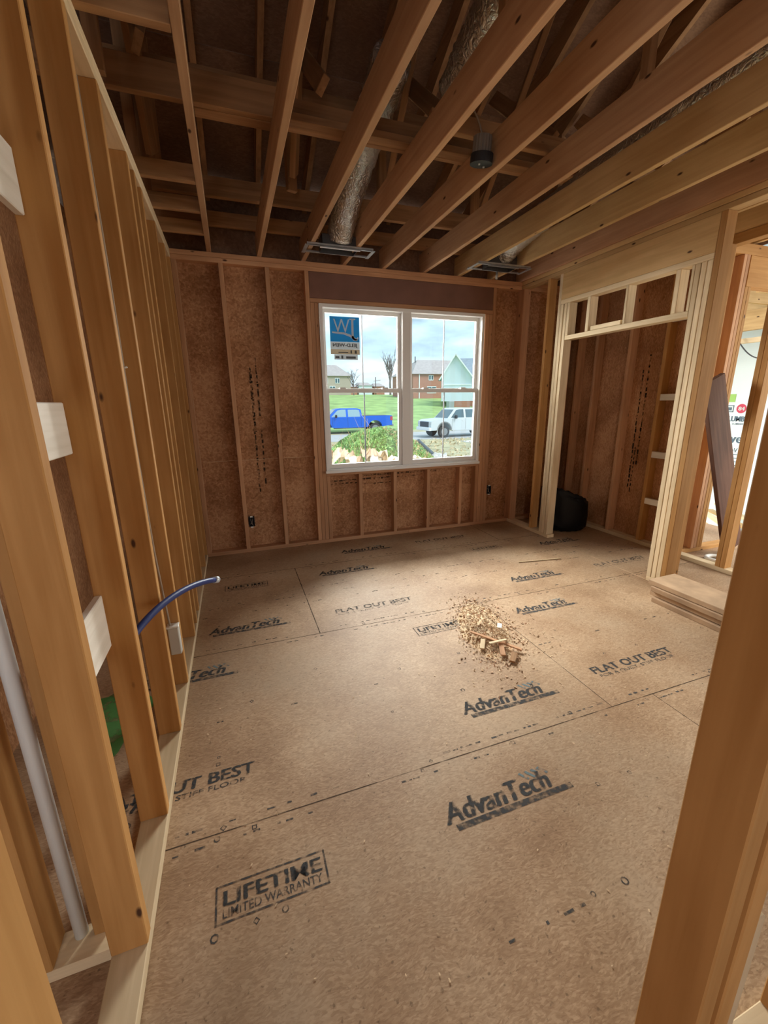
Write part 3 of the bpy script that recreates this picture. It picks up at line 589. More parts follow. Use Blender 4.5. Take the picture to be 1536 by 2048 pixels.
# blue water tube
t = empty('water_tube', (-.405, 1.42, .85), label='blue plastic water tube poking out between the left studs, with capped end', cat='pipe')
pp = bez((-.45, 1.50, .615), (-.385, 1.66, .715), (-.27, 1.90, .705), (-.158, 2.10, .62))
tube('tube', [p - t.location for p in pp], .0135, 'pex', t, 14)
d = (pp[-1] - pp[-2]).normalized(); tube('end_cap', [pp[-1] - t.location - d * .005, pp[-1] - t.location + d * .022, pp[-1] - t.location + d * .03], [.017, .017, .011], 'cap', t, 14)
p = tube('drain_pipe', [(-.535, 1.07, .03), (-.535, 1.07, 1.3), (-.535, 1.07, P2)], .0165, 'pvc', None, 18); tag(p, 'white plastic pipe standing in the stud bay at the left edge', 'pipe')

# flexible ducts and register boots
def duct(pts, r, label):
    n = len(pts); bm = bmesh.new(); c = Vector(pts[0]); tube_bm(bm, [Vector(q) - c for q in pts], r, 22, True, .03, .05)
    o = link('flexible_duct', tomesh('flexible_duct', bm, True), 'foil', None, c); tag(o, label, 'duct', 'foil ducts above the joists'); return o
duct(bez((.99, 3.83, 2.78), (1.0, 3.7, 2.98), (1.0, 3.2, 3.10), (.98, 2.55, 3.22), 46), .105, 'shiny foil duct rising from the register boot above the window')
duct(bez((2.60, 3.85, 2.80), (2.58, 3.7, 2.90), (2.60, 3.3, 2.98), (2.60, 1.6, 3.06), 70), .10, 'long foil duct between the joists beside the closet wall')
duct(bez((1.34, 2.5, 3.10), (1.33, 2.2, 3.22), (1.33, 1.8, 3.24), (1.30, .9, 3.35), 54), .11, 'foil duct lying high over the middle joists, above the camera')
def boot(x0, x1, y, label):
    t = empty('register_boot', ((x0 + x1) / 2, y, H0 - .02), label=label, cat='duct register', group='duct boots with hanger bars')
    w = (x1 - x0) / 2
    for s in (-1, 1):
        bm = bmesh.new(); bmesh_box(bm, (-w, s * .082 - .014, 0), (w, s * .082 + .014, .003)); bmesh_box(bm, (-w, s * .082 + .011 * s, 0), (w, s * .082 + .014 * s, .018))
        link('hanger_bar', tomesh('hanger_bar', bm), 'galv', t)
    bm = bmesh.new(); X, Yd = .15, .066; k = .003
    for a, b in (((-X, -Yd, -.004), (-X + k, Yd, .10)), ((X - k, -Yd, -.004), (X, Yd, .10)), ((-X, -Yd, -.004), (X, -Yd + k, .10)), ((-X, Yd - k, -.004), (X, Yd, .10)), ((-X, -Yd, .098), (X, Yd, .10))): bmesh_box(bm, a, b)
    link('boot_shell', tomesh('boot_shell', bm), 'galv_dark', t)
    for s in (-1, 1): box('end_tab', (s * w - .015, -.10, -.004), (s * w + .015, .10, 0), 'galv', t, 0)
    box('lip', (-X - .02, -Yd - .012, -.008), (X + .02, -Yd, -.003), 'trim_white' if x0 < 1 else 'galv', t, 0)
boot(.70, 1.26, 3.85, 'metal duct boot hung on the joists above the left of the window')
boot(2.28, 2.86, 3.85, 'metal duct boot hung on the joists near the closet corner')
c = tube('hanger_strap', [(2.60, 3.93, H0), (2.60, 3.93, H0 - .09)], .012, 'galv', None, 8); tag(c, 'short grey metal strap hanging below the duct boot near the closet corner', 'strap')
# ceiling fixture box
t = empty('ceiling_fixture_box', (1.45, 2.40, 2.79), label='black round fixture box on the side of a middle ceiling joist', cat='electrical box')
bm = bmesh.new(); bmesh.ops.create_cone(bm, cap_ends=True, segments=28, radius1=.062, radius2=.062, depth=.045); link('cup', tomesh('cup', bm, False), 'dark_plastic', t, (0, 0, -.02), (.15, 0, 0))
bm = bmesh.new(); bmesh.ops.create_cone(bm, cap_ends=True, segments=36, radius1=.05, radius2=.05, depth=.08)
for v in bm.verts:
    a = math.atan2(v.co.y, v.co.x); v.co.x *= 1 + .03 * math.cos(18 * a); v.co.y *= 1 + .03 * math.cos(18 * a)
link('ribbed_body', tomesh('ribbed_body', bm), 'ribbed_grey', t, (0, 0, .045), (.15, 0, 0))
for s in (-.02, .02): tube('screw', [(s, s * .5, -.052), (s, s * .5, -.045)], .006, 'galv', t, 8)
tube('cable', bez((0, 0, .08), (0, .05, .25), (-.08, .1, .3), (-.06, .2, .45), 14), .005, 'cable', t, 8)

# ------------------------------------------------------------------ things on the floor
# rubbish bag in the closet
bm = bmesh.new(); bmesh.ops.create_uvsphere(bm, u_segments=44, v_segments=30, radius=1); R = random.Random(5)
from mathutils import noise as mn
for v in bm.verts:
    a = v.co.copy(); f = 1 + .05 * mn.noise(a * 3.0) + .035 * mn.noise(a * 7)
    hr = max(1e-6, math.hypot(a.x, a.y)); k = min(1, hr * 1.0) ** .2 / hr; sz = math.copysign(abs(a.z) ** .32, a.z)
    v.co = Vector((a.x * k * .275 * f, a.y * k * .25 * f, (sz + 1) * .5 * (.42 - .12 * a.x * k) * f))
    v.co.z = max(v.co.z, 0)
    r = math.hypot(v.co.x, v.co.y); v.co.z += .006 * math.sin(math.atan2(v.co.y, v.co.x) * 17) * (r / .27)
bag = link('trash_bag', tomesh('trash_bag', bm, True), 'black_plastic', None, (3.60, 3.80, .0)); tag(bag, 'black plastic trash bag slumped in the closet behind its framing', 'trash bag')
# stacked boards at the end of the closet wall
for i in range(4):
    dx, dy = ((-.016, -.05), (.006, -.012), (-.014, -.03), (0, .006))[i]
    bm = bmesh.new(); bmesh_box(bm, (-.14, -.43, 0), (.14, .43, .0365)); bmesh.ops.bevel(bm, geom=bm.edges[:], offset=.003, segments=1, affect='EDGES')
    o = link('stacked_board', tomesh('stacked_board', bm), ('board_face', 'board_face_b', 'board_face', 'board_face_b')[i], None, (2.99 + dx, 1.64 + dy, .0002 + i * .0395), (0, 0, .02))
    tag(o, ('bottom', 'second from the bottom', 'third from the bottom', 'top')[i] + ' board of the short stack by the closet post', 'board', 'boards stacked by the closet post')
    if i == 0: o['label'] = 'lowest board of the short stack by the closet post, resting on the subfloor'
# leaning brown board beyond
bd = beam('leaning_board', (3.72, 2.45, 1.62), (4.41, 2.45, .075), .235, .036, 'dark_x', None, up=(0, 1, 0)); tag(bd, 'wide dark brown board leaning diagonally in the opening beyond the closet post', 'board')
# sawdust heap
bm = bmesh.new(); R = random.Random(21)
cx, cy = 1.44, 2.12
def hz(x, y):
    d = ((x - cx - (y - cy) * .25) / .13) ** 2 + ((y - cy) / .27) ** 2
    return .055 * math.exp(-d * 1.3)
for i in range(4600):
    a = R.gauss(0, 1); b = R.gauss(0, 1); x = cx + a * .075 + b * .045; y = cy + b * .17
    if R.random() < .15: x += R.gauss(.06, .12); y += R.gauss(-.04, .12)
    h = hz(x, y) * R.uniform(.2, 1.0) + .003; ln = R.uniform(.002, .009) * (1.8 if R.random() < .05 else 1); w = ln * R.uniform(.2, .6)
    rot = Euler((R.uniform(-.8, .8), R.uniform(-.8, .8), R.uniform(0, 6.28))).to_matrix()
    vs = [bm.verts.new(Vector((x, y, h)) + rot @ Vector(q)) for q in ((-ln, -w, 0), (ln, -w * .7, 0), (ln * .8, w, .002), (-ln, w, 0))]; f = bm.faces.new(vs); f.material_index = R.choice((0, 0, 0, 1, 2))
g = 26
if 1: grid = [[bm.verts.new((cx - .30 + .60 * i / g, cy - .42 + .84 * j / g, hz(cx - .30 + .60 * i / g, cy - .42 + .84 * j / g) * (1 + .3 * R.uniform(-1, 1)) - .008)) for j in range(g + 1)] for i in range(g + 1)]
for i in range(g):
    for j in range(g): bm.faces.new((grid[i][j], grid[i + 1][j], grid[i + 1][j + 1], grid[i][j + 1]))
me = bpy.data.meshes.new('sawdust'); bm.to_mesh(me); bm.free(); sw = link('sawdust', me, 'chips'); me.materials.append(MATS['sawdust']); me.materials.append(MATS['chips_red'])
tag(sw, 'heap of pale sawdust and wood chips swept on the subfloor', 'sawdust', kind='stuff')
def sliver(p, q, w, h, mt, label):
    o = beam('wood_sliver', p, q, w, h, mt); tag(o, label, 'wood scrap', 'slivers of wood on the sawdust heap'); return o
sliver((1.30, 2.05, .050), (1.51, 1.81, .018), .022, .007, 'red_x', 'longest brown sliver of wood lying across the front of the sawdust')
sliver((1.345, 1.91, .040), (1.46, 1.90, .046), .018, .007, 'pale_x', 'bent pale sliver of wood crossing the longest sliver on the sawdust')
sliver((1.37, 1.80, .018), (1.42, 1.90, .030), .03, .008, 'red_x', 'short wide wood chip at the near edge of the sawdust')
sliver((1.29, 1.90, .02), (1.34, 1.97, .034), .028, .008, 'pale_x', 'small pale square wood chip at the left of the sawdust')
sliver((1.385, 1.735, .012), (1.45, 1.80, .018), .034, .012, 'roof_x', 'dark block-like wood chip at the nearest tip of the sawdust')
o = beam('plastic_scrap', (1.50, 2.03, .048), (1.53, 2.07, .052), .03, .002, 'paper_white'); tag(o, 'tiny white plastic scrap on top of the sawdust', 'scrap')
o = beam('wood_strip', (2.40, 3.02, .005), (2.83, 2.955, .005), .012, .008, 'pale_x'); tag(o, 'thin pale strip of wood lying alone on the floor before the closet', 'wood scrap')
bm = bmesh.new()
for i in range(330):
    x = R.uniform(-.3, 3.3); y = R.uniform(.45, 3.6)
    if x > 2.75 and y < 2.3: x -= 1.0
    ln = R.uniform(.0015, .0048) * (1.6 if R.random() < .05 else 1); w = ln * .5; a = R.uniform(0, 6.28); c_, s_ = math.cos(a), math.sin(a)
    vs = [bm.verts.new((x + c_ * u - s_ * v, y + s_ * u + c_ * v, .0022 + R.uniform(0, .002))) for u, v in ((-ln, -w), (ln, -w), (ln, w), (-ln, w))]; bm.faces.new(vs)
o = link('wood_crumbs', tomesh('wood_crumbs', bm), 'chips'); tag(o, 'tiny wood crumbs scattered over the subfloor', 'crumbs', kind='stuff')
bm = bmesh.new()
for i in range(48):
    a, b = 2 * math.pi * i / 48, 2 * math.pi * (i + 1) / 48
ringpts = [(.075 * math.cos(2 * math.pi * k / 28), .075 * math.sin(2 * math.pi * k / 28), .0) for k in range(29)]
o = tube('tape_roll', [(4.13 + q[0], 2.40 + q[1], .02) for q in ringpts], .018, 'cable_white', None, 10); tag(o, 'white round roll standing on the floor beyond the closet post', 'roll')
o = box('wood_block', (.72, .27, .0385), (.79, .33, .60), 'pale_z', None); tag(o, 'pale rough block beside the near doorway stud', 'wood block')

# ------------------------------------------------------------------ outside, seen through the window
def gz(x, y):
    y = y + .0 * x
    if y < 33: return -.94
    if y < 72: return -.94 + (y - 33) * .080
    return 2.18 + (min(y, 92) - 72) * .048
bm = bmesh.new(); nx, ny = 30, 44; ys = [4.9 + 3.2 * i for i in range(10)] + [34 + 4 * i for i in range(24)]
V = [[bm.verts.new((-25 + 5 * i, y, gz(0, y))) for y in ys] for i in range(26)]
for i in range(25):
    for j in range(len(ys) - 1):
        f = bm.faces.new((V[i][j], V[i + 1][j], V[i + 1][j + 1], V[i][j + 1])); f.material_index = 0 if ys[j] >= 32 else 1
me = tomesh('ground', bm, True); gr = link('ground', me, 'grass'); me.materials.append(MATS['dirt']); tag(gr, 'green field rising behind the street, bare dry yard before it', kind='structure')
yard2 = box('ground_side', (5.35, -6, -1.0), (60, 4.9, -.94), 'dirt', None, 0); tag(yard2, 'bare yard beside the house', kind='structure')
road = box('road', (-45, -3.6, -.96), (60, 3.6, -.925), 'asphalt', None, 0); road.location = (12.0, 28.8, -.935); road.rotation_euler = (0, 0, math.radians(-9)); tag(road, 'pale grey street', kind='structure')

def wheel(par, x, y, side, r=.40):
    w = empty('wheel', (x, y, r)); w.parent = par
    bm = bmesh.new(); bmesh.ops.create_cone(bm, cap_ends=True, segments=28, radius1=r, radius2=r, depth=.27, matrix=Matrix.Rotation(math.pi / 2, 4, 'X'))
    bmesh.ops.bevel(bm, geom=[e for e in bm.edges if len(e.link_faces) == 2 and any(len(f.verts) > 8 for f in e.link_faces)], offset=.03, segments=2, affect='EDGES')
    link('tyre', tomesh('tyre', bm, False), 'tyre', w)
    bm = bmesh.new(); bmesh.ops.create_cone(bm, cap_ends=True, segments=24, radius1=r * .6, radius2=r * .6, depth=.02, matrix=Matrix.Rotation(math.pi / 2, 4, 'X'))
    for k in range(6):
        a = k * math.pi / 3; bmesh_box(bm, (-.03, -.02, 0.06), (.03, .0, r * .56), Matrix.Rotation(a, 3, 'Y'))
    link('rim', tomesh('rim', bm), 'rim_metal', w, (0, side * .135, 0))
def arch(cx, r, z0, n=8, flip=False):
    pts = [(cx - r * math.cos(math.pi * k / n), z0 + r * math.sin(math.pi * k / n)) for k in range(n + 1)]
    return pts
def pickup(loc, rz_, paint, label, glassm, black_front=False):
    t = empty('pickup_truck', loc, rz_, label=label, cat='pickup truck')
    low = .48
    prof = [(.02, .50), (.0, .85), (.04, 1.10), (.30, 1.20), (1.45, 1.27), (3.55, 1.27), (3.62, 1.36), (5.80, 1.36), (5.88, 1.30), (5.86, .62), (5.3, .55)]
    ra = arch(4.62, .50, .52)[::-1]; fa = arch(1.02, .50, .52)[::-1]
    prof = prof + [(p[0], p[1]) for p in ra] + [(3.9, low), (1.7, low)] + [(p[0], p[1]) for p in fa] + [(.35, .5)]
    b = extrude_profile('body', prof, 1.98, paint, t)
    bm = bmesh.new()   # greenhouse: narrower at the roof
    P = [(1.25, 1.25), (1.85, 1.88), (2.15, 1.95), (3.35, 1.95), (3.62, 1.86), (3.70, 1.25)]
    def wd(z): return .96 - max(0, z - 1.25) * .26
    A = [bm.verts.new((x, -wd(z), z)) for x, z in P]; Bv = [bm.verts.new((x, wd(z), z)) for x, z in P]; bm.faces.new(A); bm.faces.new(Bv[::-1])
    for i in range(len(P)): j = (i + 1) % len(P); bm.faces.new((A[i], Bv[i], Bv[j], A[j]))
    link('cab', tomesh('cab', bm), paint, t)
    def side_glass(q, nm):
        for s in (-1, 1):
            bm = bmesh.new(); a = [bm.verts.new((x, s * (wd(z) + .004), z)) for x, z in q]; c = [bm.verts.new((x, s * (wd(z) - .01), z)) for x, z in q]; bm.faces.new(a); bm.faces.new(c)
            for i in range(len(q)): j = (i + 1) % len(q); bm.faces.new((a[i], a[j], c[j], c[i]))
            link(nm, tomesh(nm, bm), glassm, t)
    side_glass([(1.52, 1.31), (1.98, 1.81), (2.25, 1.86), (2.55, 1.86), (2.55, 1.31)], 'front_window'); side_glass([(2.70, 1.31), (2.70, 1.85), (3.30, 1.85), (3.50, 1.80), (3.55, 1.31)], 'rear_window')
    bm = bmesh.new(); q = [(1.30, 1.30, .86), (1.30, 1.30, -.86), (1.80, 1.83, -.76), (1.80, 1.83, .76)]
    a = [bm.verts.new((x - .012, y, z + .012)) for x, z, y in q]; c = [bm.verts.new((x + .01, y, z - .01)) for x, z, y in q]; bm.faces.new(a); bm.faces.new(c)
    for i in range(4): j = (i + 1) % 4; bm.faces.new((a[i], a[j], c[j], c[i]))
    link('windshield', tomesh('windshield', bm), 'car_glass', t)
    box('grille', (-.03, -.62, .72), (.05, .62, 1.06), 'trim_black', t, .01); box('front_bumper', (-.14, -.99, .48), (.05, .99, .70), 'trim_white' if black_front else 'rim_metal', t, .03)
    for s in (-1, 1):
        box('headlight', (-.015, s * .64 if s > 0 else -.97, .86), (.22, .97 if s > 0 else -.64, 1.08), 'lamp_clear', t, .02)
        box('tail_light', (5.72, s * .995 - .02, .98), (5.90, s * .995 + .02, 1.28), 'tail_red', t, .01)
        mirror = box('mirror', (1.78, s * 1.0 - (.0 if s > 0 else .20), 1.26), (1.90, s * 1.0 + (.20 if s > 0 else .0), 1.48), 'trim_black', t, .02)
        box('running_board', (1.65, s * .93 - .06, .42), (3.95, s * .93 + .06, .47), 'trim_black' if not black_front else 'lamp_clear', t, .01)
        for hx in (2.45, 3.38): box('door_handle', (hx - .09, s * .99 - .02, 1.10), (hx + .06, s * .99 + .025, 1.14), paint, t, .008)
        for hx in (1.60, 2.66, 3.60): box('door_seam', (hx - .006, s * .99 - .002, .55), (hx + .006, s * .99 + .002, 1.26), 'trim_black', t, 0)
        for cxx in (1.02, 4.62):
            bm = bmesh.new(); n = 14
            for k in range(n):
                a0, a1 = math.pi * k / n, math.pi * (k + 1) / n
                vs = [bm.verts.new((cxx + r * math.cos(a), yv, .52 + r * math.sin(a))) for a in (a0, a1) for r in (.50, .56) for yv in (s * .97, s * 1.02)]
                for f in ((0, 1, 3, 2), (4, 6, 7, 5), (0, 4, 5, 1), (2, 3, 7, 6), (0, 2, 6, 4), (1, 5, 7, 3)): bm.faces.new([vs[i] for i in f])
            link('fender_flare', tomesh('fender_flare', bm), paint if not black_front else 'sticker_grey', t)
        wheel(t, 1.02, s * .86, s); wheel(t, 4.62, s * .86, s)
    box('rear_bumper', (5.84, -.95, .52), (5.98, .95, .70), 'rim_metal', t, .02); box('bed_liner', (3.74, -.86, 1.33), (5.74, .86, 1.366), 'trim_black', t, 0)
    return t
blue = pickup((5.55, 33.4, -.92), math.radians(-3), 'truck_blue', 'bright blue pickup truck parked facing left, seen through the left half of the window', 'car_glass_light'); blue.scale = (1.13, 1, 1)
pickup((12.42, 26.6, -.92), math.radians(2), 'truck_white', 'white pickup truck parked facing left, seen through the right half of the window', 'car_glass', True)

def house_mesh(name, x0, x1, y0, y1, zb, ze, zr, wallm, roofm, parent, hip=0.0, ov=.35):
    c = parent.location
    box('walls', (x0 - c.x, y0 - c.y, zb - c.z), (x1 - c.x, y1 - c.y, ze - c.z), wallm, parent, 0)
    bm = bmesh.new(); ym = (y0 + y1) / 2
    v = [bm.verts.new(Vector(q) - c) for q in ((x0 - ov, y0 - ov, ze), (x1 + ov, y0 - ov, ze), (x1 + ov, y1 + ov, ze), (x0 - ov, y1 + ov, ze), (x0 - ov + hip, ym, zr), (x1 + ov - hip, ym, zr))]
    for f in ((0, 1, 5, 4), (2, 3, 4, 5), (0, 4, 3), (1, 2, 5), (0, 3, 2, 1)): bm.faces.new([v[i] for i in f])
    link('roof', tomesh('roof', bm), roofm, parent)
def win(parent, x0, x1, y, z0, z1):
    c = parent.location
    f = box('window', (x0 - c.x, y - .05 - c.y, z0 - c.z), (x1 - c.x, y - c.y, z1 - c.z), 'trim_white', parent, 0)
    k = .12; w = (x1 - x0) / 2; h = (z1 - z0) / 2
    for s in (-1, 1): box('pane', (s * w / 2 - w / 2 + k / 2, -.04, -h + k), (s * w / 2 + w / 2 - k / 2, -.03, h - k), 'car_glass', f, 0)
# tan house far left
h = empty('house', (22, 92, 3.0), label='grey-roofed tan house at the far left beyond the field', cat='house')
house_mesh('h', 14, 24.6, 90, 100, 2.6, 6.9, 9.5, 'siding_tan', 'shingle_tan', h, hip=2.2); win(h, 21.2, 22.2, 90, 5.4, 6.5); win(h, 18.7, 19.7, 90, 5.4, 6.5); win(h, 20.0, 21.2, 90, 3.6, 4.9)
# brick house
h = empty('house', (34, 70, 1.9), label='red brick two-storey house with tan hip roof beyond the right half of the field', cat='house')
house_mesh('h', 30.4, 44, 70, 80, 1.6, 6.15, 9.0, 'brick', 'shingle_tan', h, hip=3.4); win(h, 33.4, 34.3, 70, 5.1, 6.0); win(h, 33.1, 34.9, 70, 2.9, 4.1); win(h, 38, 39.2, 70, 4.9, 6.0)
c = h.location; box('downpipe', (31.5 - c.x, -.12, 1.6 - c.z), (31.65 - c.x, 0, 6.1 - c.z), 'trim_white', h, 0); tube('vent_pipe', [(-1.2, 4.6, 6.4), (-1.2, 4.6, 7.6)], .1, 'trim_black', h, 8)
# white gabled house
h = empty('house', (30, 53, .7), label='white gabled house on a brick base at the right edge of the window', cat='house'); c = h.location
box('walls', (27.55 - c.x, 0, 1.5 - c.z), (31.55 - c.x, 9, 4.75 - c.z), 'siding_white', h, 0); box('walls', (31.55 - c.x, 2, 1.5 - c.z), (40 - c.x, 9, 4.75 - c.z), 'siding_white', h, 0)
box('foundation', (28.6 - c.x, -.05, .3 - c.z), (31.5 - c.x, .0, 1.5 - c.z), 'brick', h, 0); box('foundation', (31.5 - c.x, 1.9, .3 - c.z), (40 - c.x, 2.0, 1.5 - c.z), 'brick', h, 0)
bm = bmesh.new(); v = [bm.verts.new(Vector(q) - c) for q in ((27.5, 53, 4.75), (31.6, 53, 4.75), (29.35, 53, 7.55), (27.5, 59, 4.75), (31.6, 59, 4.75), (29.35, 59, 7.55))]
for f in ((0, 1, 2), (3, 5, 4), (0, 2, 5, 3), (1, 4, 5, 2), (0, 3, 4, 1)): bm.faces.new([v[i] for i in f])
link('gable', tomesh('gable', bm), 'siding_white', h)
bm = bmesh.new(); v = [bm.verts.new(Vector(q) - c) for q in ((29.4, 58.5, 7.6), (41, 58.5, 7.6), (41, 54.5, 4.65), (31.75, 54.5, 4.65), (41, 63, 4.65), (27, 63, 4.65))]
bm.faces.new((v[0], v[3], v[2], v[1])); bm.faces.new((v[0], v[1], v[4], v[5])); link('roof', tomesh('roof', bm), 'shingle_grey', h)
for p, q in (((27.2, 52.8, 4.3), (29.35, 52.8, 7.65)), ((31.95, 52.8, 4.4), (29.35, 52.8, 7.65))):
    beam('rake_board', Vector(p) - c, Vector(q) - c, .5, .16, 'trim_white', h, up=(0, 0, 1))
box('band_board', (27.55 - c.x, -.06, 3.6 - c.z), (31.6 - c.x, -.0, 3.75 - c.z), 'trim_white', h, 0)
h.rotation_euler = (0, 0, math.radians(-27))
a = box('air_conditioner', (27.7, 51.6, .55), (28.5, 52.4, 1.5), 'galv', None, .03); tag(a, 'grey air conditioner unit beside the brick base of the white house', 'air conditioner')
# row of low buildings on the horizon
for i, (x0, x1, z1, mt, lb) in enumerate(((27.0, 29.2, 5.6, 'brick', 'low brick building on the horizon behind the small bare tree'), (29.6, 33.0, 5.9, 'siding_white', 'low pale building on the horizon beside the utility pole'), (33.6, 36.2, 5.7, 'brick', 'low brick building on the horizon behind the tall bare tree'))):
    h = empty('building', (x0, 101, 3), label=lb, cat='building'); house_mesh('b', x0, x1, 101, 106, 2.9, z1 - .5, z1 + .35, mt, 'shingle_tan', h, hip=.6, ov=.2)
# bare trees
def tree(x, y, z, ht, spread, label, seed, mat='bark', lev=4, nb=9):
    R = random.Random(seed); bm = bmesh.new()
    def br(p, d, ln, r, k):
        q = p + d * ln; mid = p + d * ln * .5 + Vector((R.uniform(-1, 1), R.uniform(-1, 1), R.uniform(-.3, .5))) * ln * .06
        tube_bm(bm, [p, mid, q], [r, r * .85, r * .6], 4 if k else 7, False)
        if k >= lev: return
        for i in range(R.randint(2, 4) if k else nb):
            t = R.uniform(.35, 1); s = p + d * ln * t
            nd = (d + Vector((R.uniform(-1, 1), R.uniform(-1, 1), R.uniform(-.1, .5))) * spread).normalized(); br(s, nd, ln * R.uniform(.45, .68), r * .5, k + 1)
    br(Vector((0, 0, 0)), Vector((0, 0, 1)), ht * .48, ht * .022, 0)
    o = link('bare_tree', tomesh('bare_tree', bm), mat, None, (x, y, z)); tag(o, label, 'tree'); return o
tree(32.9, 88, 2.9, 10.6, .42, 'tall bare tree by the centre post of the window', 4); tree(24.1, 86, 2.9, 5.6, .95, 'small bare tree right of the tan house', 9, 'bark_far')
t = empty('utility_pole', (31.9, 95, 3.05), label='wooden utility pole on the horizon with a cross arm', cat='pole'); tube('pole', [(0, 0, 0), (0, 0, 4.0)], .12, 'bark_far', t, 8); beam('cross_arm', (-.5, 0, 3.1), (1.2, 0, 3.35), .1, .1, 'roof_x', t)
# weed covered mound
R = random.Random(31)
def mh(x, y):
    d = ((x - 2.82) / 1.38) ** 2 + ((y - 8.3) / 1.5) ** 2
    h = 1.83 * max(0, 1 - d / 2.4) ** 1.15; return -.96 + h + .10 * mn.noise(Vector((x * 1.9, y * 1.9, 0))) * (h > 0) + .05 * mn.noise(Vector((x * 6, y * 6, 3))) * (h > 0)
bm = bmesh.new(); g = 60; X0, Y0m = -.3, 5.6
V = [[bm.verts.new((X0 + 6.2 * i / g, Y0m + 5.6 * j / g, mh(X0 + 6.2 * i / g, Y0m + 5.6 * j / g))) for j in range(g + 1)] for i in range(g + 1)]
for i in range(g):
    for j in range(g): bm.faces.new((V[i][j], V[i + 1][j], V[i + 1][j + 1], V[i][j + 1]))
md = link('dirt_mound', tomesh('dirt_mound', bm, True), 'mound_dirt'); tag(md, 'heap of soil overgrown with green weeds just outside the window', 'mound')
def leaves(name, mt, n, fn, size, label, seed):
    R = random.Random(seed); bm = bmesh.new()
    for _ in range(n):
        x, y, z = fn(R); s = size * R.uniform(.5, 1.4); rot = Euler((R.uniform(-1, 1), R.uniform(-1, 1), R.uniform(0, 6.28))).to_matrix()
        vs = [bm.verts.new(Vector((x, y, z + R.uniform(0, .07))) + rot @ Vector(q) * s) for q in ((-1, 0, 0), (0, -.42, .1), (1, 0, .15), (0, .42, .1))]; bm.faces.new(vs)
    o = link(name, tomesh(name, bm), mt); tag(o, label, 'weeds', kind='stuff')
def onm(R):
    while True:
        x, y = R.uniform(.6, 5.4), R.uniform(6.3, 10.0)
        if mh(x, y) > -.75 and mn.noise(Vector((x * 1.3, y * 1.3, 7))) > -.3 - .4 * (x < 3.3): return x, y, mh(x, y)
leaves('weeds', 'weed', 24000, onm, .026, 'green weeds covering the soil heap outside the window', 3)
leaves('dry_weeds', 'weed_dry', 2600, lambda R: (lambda x, y: (x, y, mh(x, y)))(R.uniform(2.9, 4.9), R.uniform(7.3, 9.8)), .03, 'dry brown weeds on the right side of the soil heap', 5)
def dryg(R): x, y = R.uniform(.5, 26), R.uniform(10.5, 25); return x, y, -.93
leaves('dry_grass', 'weed_dry', 5000, dryg, .09, 'dry grass tufts on the yard between heap and street', 8)
bm = bmesh.new(); R = random.Random(77)
for _ in range(16):   # tall dry stalks
    x, y = R.uniform(1.75, 2.45), R.uniform(7.2, 7.8); z = mh(x, y); tube_bm(bm, [(x, y, z), (x + R.uniform(-.08, .08), y, z + .3), (x + R.uniform(-.2, .2), y, z + R.uniform(.45, .7))], [.004, .003, .001], 4, False)
o = link('dry_stalks', tomesh('dry_stalks', bm), 'weed_dry'); tag(o, 'thin dry stalks rising at the left of the soil heap', 'weeds', kind='stuff')
# crumpled wrap and cardboard at the foot of the heap
def crumple(name, x, y, z, sx, sy, mt, label, seed, up=.16):
    bm = bmesh.new(); g = 14; off = Vector((seed * 3.1, seed, 0))
    V = [[bm.verts.new((sx * (i / g - .5), sy * (j / g - .5), up * (mn.noise(Vector((i * .32, j * .32, 0)) + off) + .6 * abs(mn.noise(Vector((i * .8, j * .8, 5)) + off))))) for j in range(g + 1)] for i in range(g + 1)]
    for i in range(g):
        for j in range(g): bm.faces.new((V[i][j], V[i + 1][j], V[i + 1][j + 1], V[i][j + 1]))
    o = link(name, tomesh(name, bm), mt, None, (x, y, z), (.5, 0, seed)); tag(o, label, 'debris', 'crumpled wrap under the window'); return o
crumple('crumpled_paper', 1.78, 6.9, .52, .55, .5, 'debris', 'tan crumpled paper low at the left below the soil heap', 1, .22)
crumple('crumpled_paper', 2.35, 6.8, .50, .7, .5, 'debris', 'largest crumpled tan paper, below the middle of the soil heap', 2, .28)
crumple('crumpled_wrap', 2.85, 6.8, .42, .6, .5, 'paper_white', 'white crumpled plastic wrap below the right of the soil heap', 3, .14)
crumple('crumpled_paper', 2.08, 6.6, .44, .6, .4, 'paper_white', 'white torn paper between the two tan ones under the window', 4, .2)
# corrugated black drain pipe on the yard
pts = [Vector((10.9, 24.2, -.86)).lerp(Vector((8.3, 16.6, -.86)), k / 90) for k in range(91)]
t = tube('drainage_pipe', pts, .075, 'pipe_black', None, 10, ripple=.08); tag(t, 'black corrugated drainage pipe lying across the dry yard', 'pipe')
o = crumple('crumpled_wrap', 8.25, 16.3, -.9, .9, .5, 'paper_white', 'white sheet lying at the near end of the drainage pipe', 6, .2)
sl = box('concrete_walk', (13.2, 18.5, -.94), (20, 23, -.90), 'trim_white', None, 0); sl.name = 'path'; tag(sl, 'pale concrete driveway at the right of the yard', kind='structure')

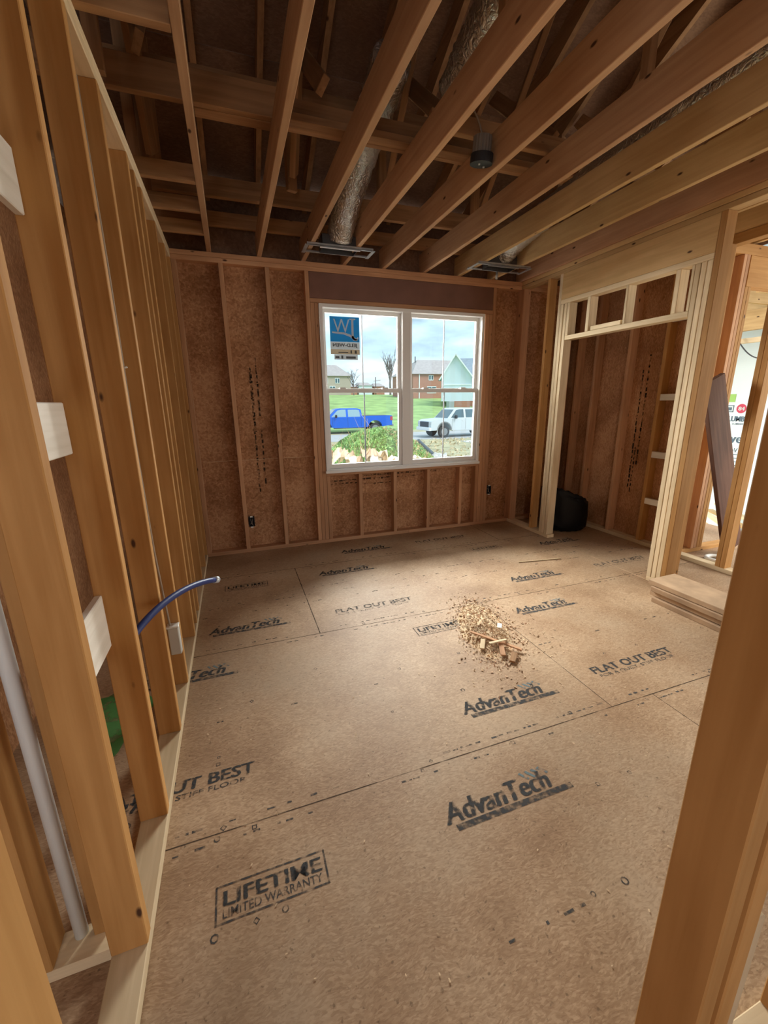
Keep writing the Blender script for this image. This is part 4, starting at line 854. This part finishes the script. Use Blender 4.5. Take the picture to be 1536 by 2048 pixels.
# ------------------------------------------------------------------ beyond the side opening: wrapped wing and porch beam
wg = empty('wall_wrapped', (8, 4, -.94), kind='structure', label='wing of the building covered in white house wrap')
B('wrap_sheet', (8.0, 1.5, -.94), (8.08, 9.5, 3.9), 'wrap', wg, bev=0)
WT = Matrix(((0, 0, 1, 0), (-1, 0, 0, 0), (0, 1, 0, 0), (0, 0, 0, 1)))
def wt(parts, mt, y, z, nm='wrap_print'): lettering(parts, nm, mt, wg, Matrix.Translation(Vector((7.996, y, z)) - wg.location) @ WT)
for yo in (0.0, 1.0, -1.0, 2.0):
    wt([('RING', .075, .075, 0.0005, .075, 24)], 'wrap_red', 4.80 + yo, 1.22); 
    lettering([('84', .03, .045, .09, .06, 0, .02)], 'wrap_print', 'paper_white', wg, Matrix.Translation(Vector((7.994, 4.80 + yo, 1.22)) - wg.location) @ WT)
    wt([('LUMBER', 0, 0, .36, .085, 0, .02), ('LUMBER', .08, -.055, .17, .028, 0, .01)], 'wrap_ink', 4.90 + yo, 1.085)
    wt([('rve', 0, 0, .25, .10, 0, .015), ('eV', .12, -.16, .10, .075, 0, .01)], 'wrap_ink', 4.88 + yo, .73)
    wt([('RECT', 0, 0, .10, .13)], 'wrap_green', 4.94 + yo, 1.40)
    wt([('RECT', 0, 0, .12, .012), ('RECT', 0, .1, .12, .112), ('RECT', 0, 0, .012, .112), ('RECT', .108, 0, .12, .112), ('RECT', .03, .03, .09, .08)], 'wrap_ink', 4.96 + yo, 1.235)
    wt([('RECT', 0, .06 * k, .10 - .01 * k, .06 * k + .012) for k in range(4)], 'wrap_ink', 4.72 + yo, .35)
pb = empty('porch_beam', (7, 4, 2.6), label='sunlit timber beam and joists over the wrapped wing beyond the side opening', cat='beam')
def BP(n, a, b, m_): return B(n, a, b, m_, pb)
BP('beam', (7.0, 2.6, 2.39), (7.08, 6.4, 2.66), 'head_y'); BP('lower_plank', (7.02, 2.6, 2.22), (7.06, 6.4, 2.29), 'pale_y')
for y in (3.6, 4.0, 4.35, 4.8, 5.3): BP('joist', (6.0, y, 2.67), (8.0, y + .04, 2.84), 'head_x')
BP('post', (7.0, 2.6, -.9), (7.09, 2.69, 2.39), 'head_z'); BP('post', (7.0, 6.3, -.9), (7.09, 6.39, 2.39), 'head_z')
c = tube('hanging_wire', bez((6.9, 4.35, 2.35), (6.9, 4.2, 2.1), (6.9, 4.05, 1.95), (6.9, 3.9, 2.0)), .008, 'trim_black', None, 6); tag(c, 'thin dark wire drooping before the white house wrap', 'wire')
R = random.Random(50)
for i, lb in enumerate(('nearest', 'second', 'third', 'fourth', 'fifth', 'farthest')):
    x = 5.6 + i * .36; y = 3.55 + i * .12; a = -.1 * i
    o = beam('scrap_plank', (x - .5, y - .6 + a, -.40 - .05 * (i % 2)), (x + .5, y + .6, -.38 + .05 * (i % 2)), .09, .036, 'pale_x' if i % 2 else 'head_x')
    tag(o, lb + ' loose plank of the scrap lumber outside the side opening', 'plank', 'loose planks outside the side opening')
